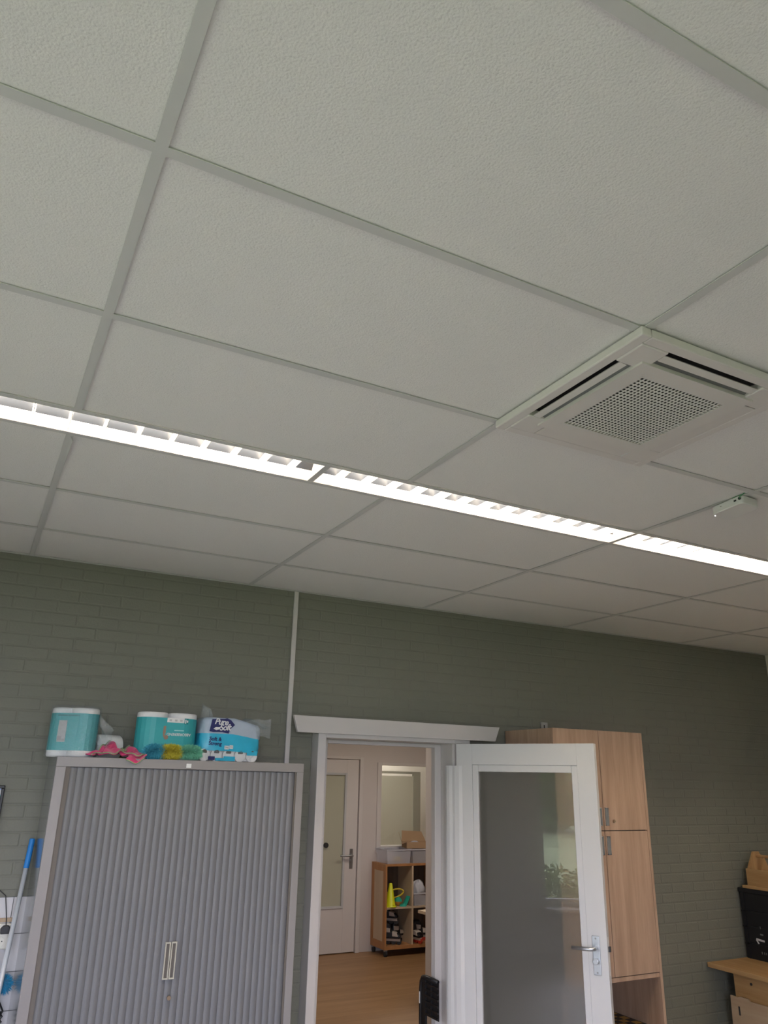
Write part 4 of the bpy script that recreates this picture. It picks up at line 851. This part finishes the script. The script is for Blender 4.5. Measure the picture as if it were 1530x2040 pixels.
b.box(-a_, a_, -d_, d_, 0, 0.003); b.box(-a_, a_, -d_, -d_ + 0.003, 0, h_); b.box(-a_, a_, d_ - 0.003, d_, 0, h_); b.box(-a_, -a_ + 0.003, -d_, d_, 0, h_); b.box(a_ - 0.003, a_, -d_, d_, 0, h_); b.build('box_body', 'cardboard', cbx)
MB().add([(-a_, d_, h_), (a_, d_, h_), (a_ - 0.03, d_ + 0.07, h_ + 0.10), (-a_ + 0.02, d_ + 0.07, h_ + 0.11)], [(0, 1, 2, 3)]).build('lid_flap', 'cardboard', cbx, solid=0.003)
MB().add([(-a_, -d_, h_), (-a_, d_, h_), (-a_ - 0.02, d_ + 0.06, h_ + 0.09), (-a_ - 0.045, -d_ + 0.03, h_ - 0.02)], [(0, 1, 2, 3)]).build('lid_flap', 'cardboard', cbx, solid=0.003)
MB().grid(lambda u, v: (-0.09 + 0.18 * u, -0.06 + 0.12 * v, 0.05 + 0.03 * math.sin(4 * u) * math.sin(3 * v)), 8, 8).build('tissue', 'bag', cbx, smooth=True)
# toys in the upper left bay
cn = tag(empty('toy_cone', (SX + 0.100, SY + 0.06, 0.4885)), 'bright yellow plastic cone standing in the cube shelf', 'cone')
MB().lathe([(0.070, 0.0), (0.072, 0.008), (0.056, 0.014), (0.018, 0.235), (0.012, 0.242), (0.001, 0.242)], n=24).build('cone', 'cone', cn, smooth=True)
hp = tag(empty('toy_hoop', (SX + 0.20, SY + 0.14, 0.61)), 'yellow plastic hoop leaning behind the yellow cone', 'hoop')
MB().tube([(0.11 * math.cos(t * math.pi / 12), 0.03 * math.sin(t * math.pi / 12), 0.035 * math.sin(t * math.pi / 12) + 0.02 * math.cos(t * math.pi / 12)) for t in range(25)], 0.009, 8).build('ring', 'yel', hp, smooth=True)
bl = tag(empty('toy_ball', (SX + 0.22, SY + 0.10, 0.4885)), 'green and orange toy ball beside the yellow cone', 'ball')
MB().lathe([(0.045 * math.sin(math.pi * i / 10), 0.045 - 0.045 * math.cos(math.pi * i / 10)) for i in range(6)], n=18).build('lower_half', 'org', bl, smooth=True); MB().lathe([(0.045 * math.sin(math.pi * i / 10), 0.045 - 0.045 * math.cos(math.pi * i / 10)) for i in range(5, 11)], n=18).build('upper_half', 'turq', bl, smooth=True)
sc = tag(empty('toy_scoop', (SX + 0.275, SY + 0.05, 0.4885)), 'turquoise plastic scoop in the cube shelf', 'scoop')
MB().add([(-0.07, -0.03, 0.0), (0.0, -0.04, 0.0), (0.062, -0.02, 0.10), (0.05, 0.04, 0.10), (0.0, 0.05, 0.01), (-0.05, 0.03, 0.01), (0.0, 0.0, 0.03)], [(0, 1, 6), (1, 2, 6), (2, 3, 6), (3, 4, 6), (4, 5, 6), (5, 0, 6)]).build('scoop', 'turq', sc, solid=0.006)
# upper right bay
clear_bin('toy_tub', SX + 0.385, SX + 0.675, SY + 0.02, SY + 0.28, 0.4885, 0.13, 'clear tub holding a white bag in the cube shelf', ['greyvane', 'grey', 'bag'])
bgm = tag(empty('plastic_bag', (SX + 0.47, SY + 0.12, 0.50)), 'crumpled white plastic bag sticking out of the clear tub', 'bag')
def bagf(u, v):
    a = 2 * math.pi * u; t = math.pi * v; r = 0.075 * (1 + 0.22 * math.sin(5 * a + 3 * t) + 0.12 * math.sin(9 * a))
    return (r * math.sin(t) * math.cos(a) * 1.1 + 0.03 * v, r * 0.8 * math.sin(t) * math.sin(a), 0.13 - 0.105 * math.cos(t) + 0.015 * math.sin(7 * a))
MB().grid(bagf, 24, 14).build('bag', 'bag', bgm, smooth=True)
# roller skates
def skate(loc, rz, rx, label, accent):
    e = tag(empty('roller_skate', loc, rz), label, 'roller skate', 'roller skates in the cube shelf'); e.rotation_euler = (rx, 0, rz)
    pf = [(-0.10, 0.06), (0.11, 0.06), (0.12, 0.085), (0.07, 0.115), (0.01, 0.13), (-0.005, 0.205), (-0.085, 0.21), (-0.105, 0.12)]
    MB().prism(pf, 'Y', -0.038, 0.038).build('boot', 'skblack', e, bevel=0.014, seg=3)
    MB().prism([(-0.09, 0.125), (-0.005, 0.12), (0.0, 0.165), (-0.09, 0.175)], 'Y', -0.042, 0.042).build('cuff', 'skwhite', e, bevel=0.008)
    MB().prism([(0.02, 0.085), (0.09, 0.08), (0.07, 0.12), (0.02, 0.13)], 'Y', -0.041, 0.041).build('strap', 'skwhite', e, bevel=0.004)
    box(-0.10, 0.11, -0.014, 0.014, 0.034, 0.06).build('chassis', 'skwhite', e)
    for x in (-0.09, -0.03, 0.035, 0.095): MB().cyl((x, -0.011, 0.029), (x, 0.011, 0.029), 0.029, n=14).build('wheel', accent if accent == 'skred' else 'dark', e)
skate((SX + 0.13, SY + 0.10, 0.1055), math.radians(-35), 0.0, 'black and white roller skate at front in the lower left bay', 'dark')
skate((SX + 0.13, SY + 0.17, 0.30), math.radians(-40), 0.0, 'black roller skate lying on top of another in the lower left bay', 'skwhite')
skate((SX + 0.26, SY + 0.20, 0.1055), math.radians(20), 0.0, 'dark roller skate behind at the divider in the lower left bay', 'skblack')
skate((SX + 0.43, SY + 0.09, 0.1055), math.radians(-75), 0.0, 'black and white roller skate with red wheels in the lower right bay', 'skred')
skate((SX + 0.56, SY + 0.17, 0.1055), math.radians(-20), 0.0, 'black roller skate with red wheels beside the right divider', 'skred')
# hall table corner
ht = tag(empty('hall_table', (3.98, 6.82, 0)), 'pale wooden table corner in front of the cube shelf', 'table')
MB().add([(0, 0, 0.675), (0.9, 0.06, 0.675), (1.0, -0.80, 0.675), (0.10, -0.86, 0.675), (0, 0, 0.70), (0.9, 0.06, 0.70), (1.0, -0.80, 0.70), (0.10, -0.86, 0.70)], [(0, 1, 2, 3), (7, 6, 5, 4), (0, 4, 5, 1), (1, 5, 6, 2), (2, 6, 7, 3), (3, 7, 4, 0)]).build('table_top', 'maple', ht)
for x, y in ((0.45, 0.0), (0.85, 0.0), (0.50, -0.76), (0.92, -0.76)): MB().cyl((x, y, 0), (x, y, 0.675), 0.02, n=10).build('leg', 'maple', ht)
# black slatted chair back in the doorway
def chair():
    e = tag(empty('folding_chair', (2.645, 4.40, 0)), 'black plastic chair with slatted backrest standing in the doorway', 'chair')
    # backrest in the YZ plane, far post at +y
    MB().tube([(-0.004, 0.085, 0.0), (-0.004, 0.085, 0.68), (-0.004, 0.079, 0.715), (-0.004, 0.062, 0.738), (-0.004, 0.035, 0.744), (-0.004, -0.105, 0.744)], 0.012, 10).build('back_frame', 'black', e, smooth=True)
    box(0.000, 0.004, -0.108, 0.076, 0.548, 0.738).build('back_shell', 'black', e)
    for k in range(6): box(-0.009, 0.0, -0.108, 0.034, 0.552 + 0.031 * k, 0.562 + 0.031 * k).build('slat', 'black', e)
    for y in (-0.03,): box(-0.008, 0.006, y - 0.006, y + 0.006, 0.552, 0.735).build('slat_rib', 'black', e)
    box(-0.008, 0.006, 0.03, 0.078, 0.0, 0.735).build('post', 'black', e)
    box(-0.016, -0.0145, 0.078, 0.088, 0.60, 0.66).build('sticker', 'print', e)
    box(-0.012, 0.0, -0.105, 0.03, 0.38, 0.40).build('seat_edge', 'maple', e)
chair()

# ================================================================== garden outside the left windows
M['paving'] = mat('garden_paving', (0.27, 0.25, 0.24), 0.8, var=0.15, nscale=2)
struct(box(-5.6, XL - 0.25, YF - 0.2, 20, -0.30, -0.23).build('ground_terrace', 'paving'), 'grey paved strip outside the windows')
struct(box(-60, 40, -60, YF - 0.2, -0.35, -0.25).build('ground_lawn', 'grass'), 'mown grass beyond the wall behind the viewer')
struct(box(-60, XL - 0.25, YF - 0.2, 40, -0.35, -0.25).build('ground_garden', 'grass'), 'mown grass outside the windows')
def shrub(nm, loc, rx, ry, rz_, m_, n, leaf, label, seed):
    rnd = random.Random(seed); e = tag(empty(nm, loc), label, 'shrub'); b = MB()
    for i in range(n):
        d = Vector((rnd.gauss(0, 1), rnd.gauss(0, 1), rnd.gauss(0, 1))).normalized(); r = rnd.random() ** 0.4
        p = Vector((d.x * rx * r, d.y * ry * r, rz_ * (1 + d.z * r)))
        a = Vector((rnd.gauss(0, 1), rnd.gauss(0, 1), rnd.gauss(0, 1))).normalized() * leaf; c = a.orthogonal().normalized() * leaf * 0.6
        b.add([p - a, p + c, p + a, p - c], [(0, 1, 2, 3)])
    tag(b.build('foliage', m_, e), None, kind='stuff'); MB().cyl((0, 0, -0.1), (0, 0, rz_ * 1.2), 0.04 * rz_, n=8).build('stem', 'dark', e)
shrub('garden_shrub', (-3.1, 2.35, -0.25), 0.5, 0.55, 0.55, 'leaf2', 1500, 0.05, 'leafy low shrub outside the window', 4)
for k in range(7): shrub('garden_tree', (-27 + random.uniform(-2, 2), -16 + 6.5 * k, -0.25), 2.9, 2.75, 3.8, 'leaf', 2600, 0.40, 'dense dark green tree %s along the garden edge' % ['first', 'second', 'third', 'fourth', 'fifth', 'sixth', 'seventh'][k], 20 + k)
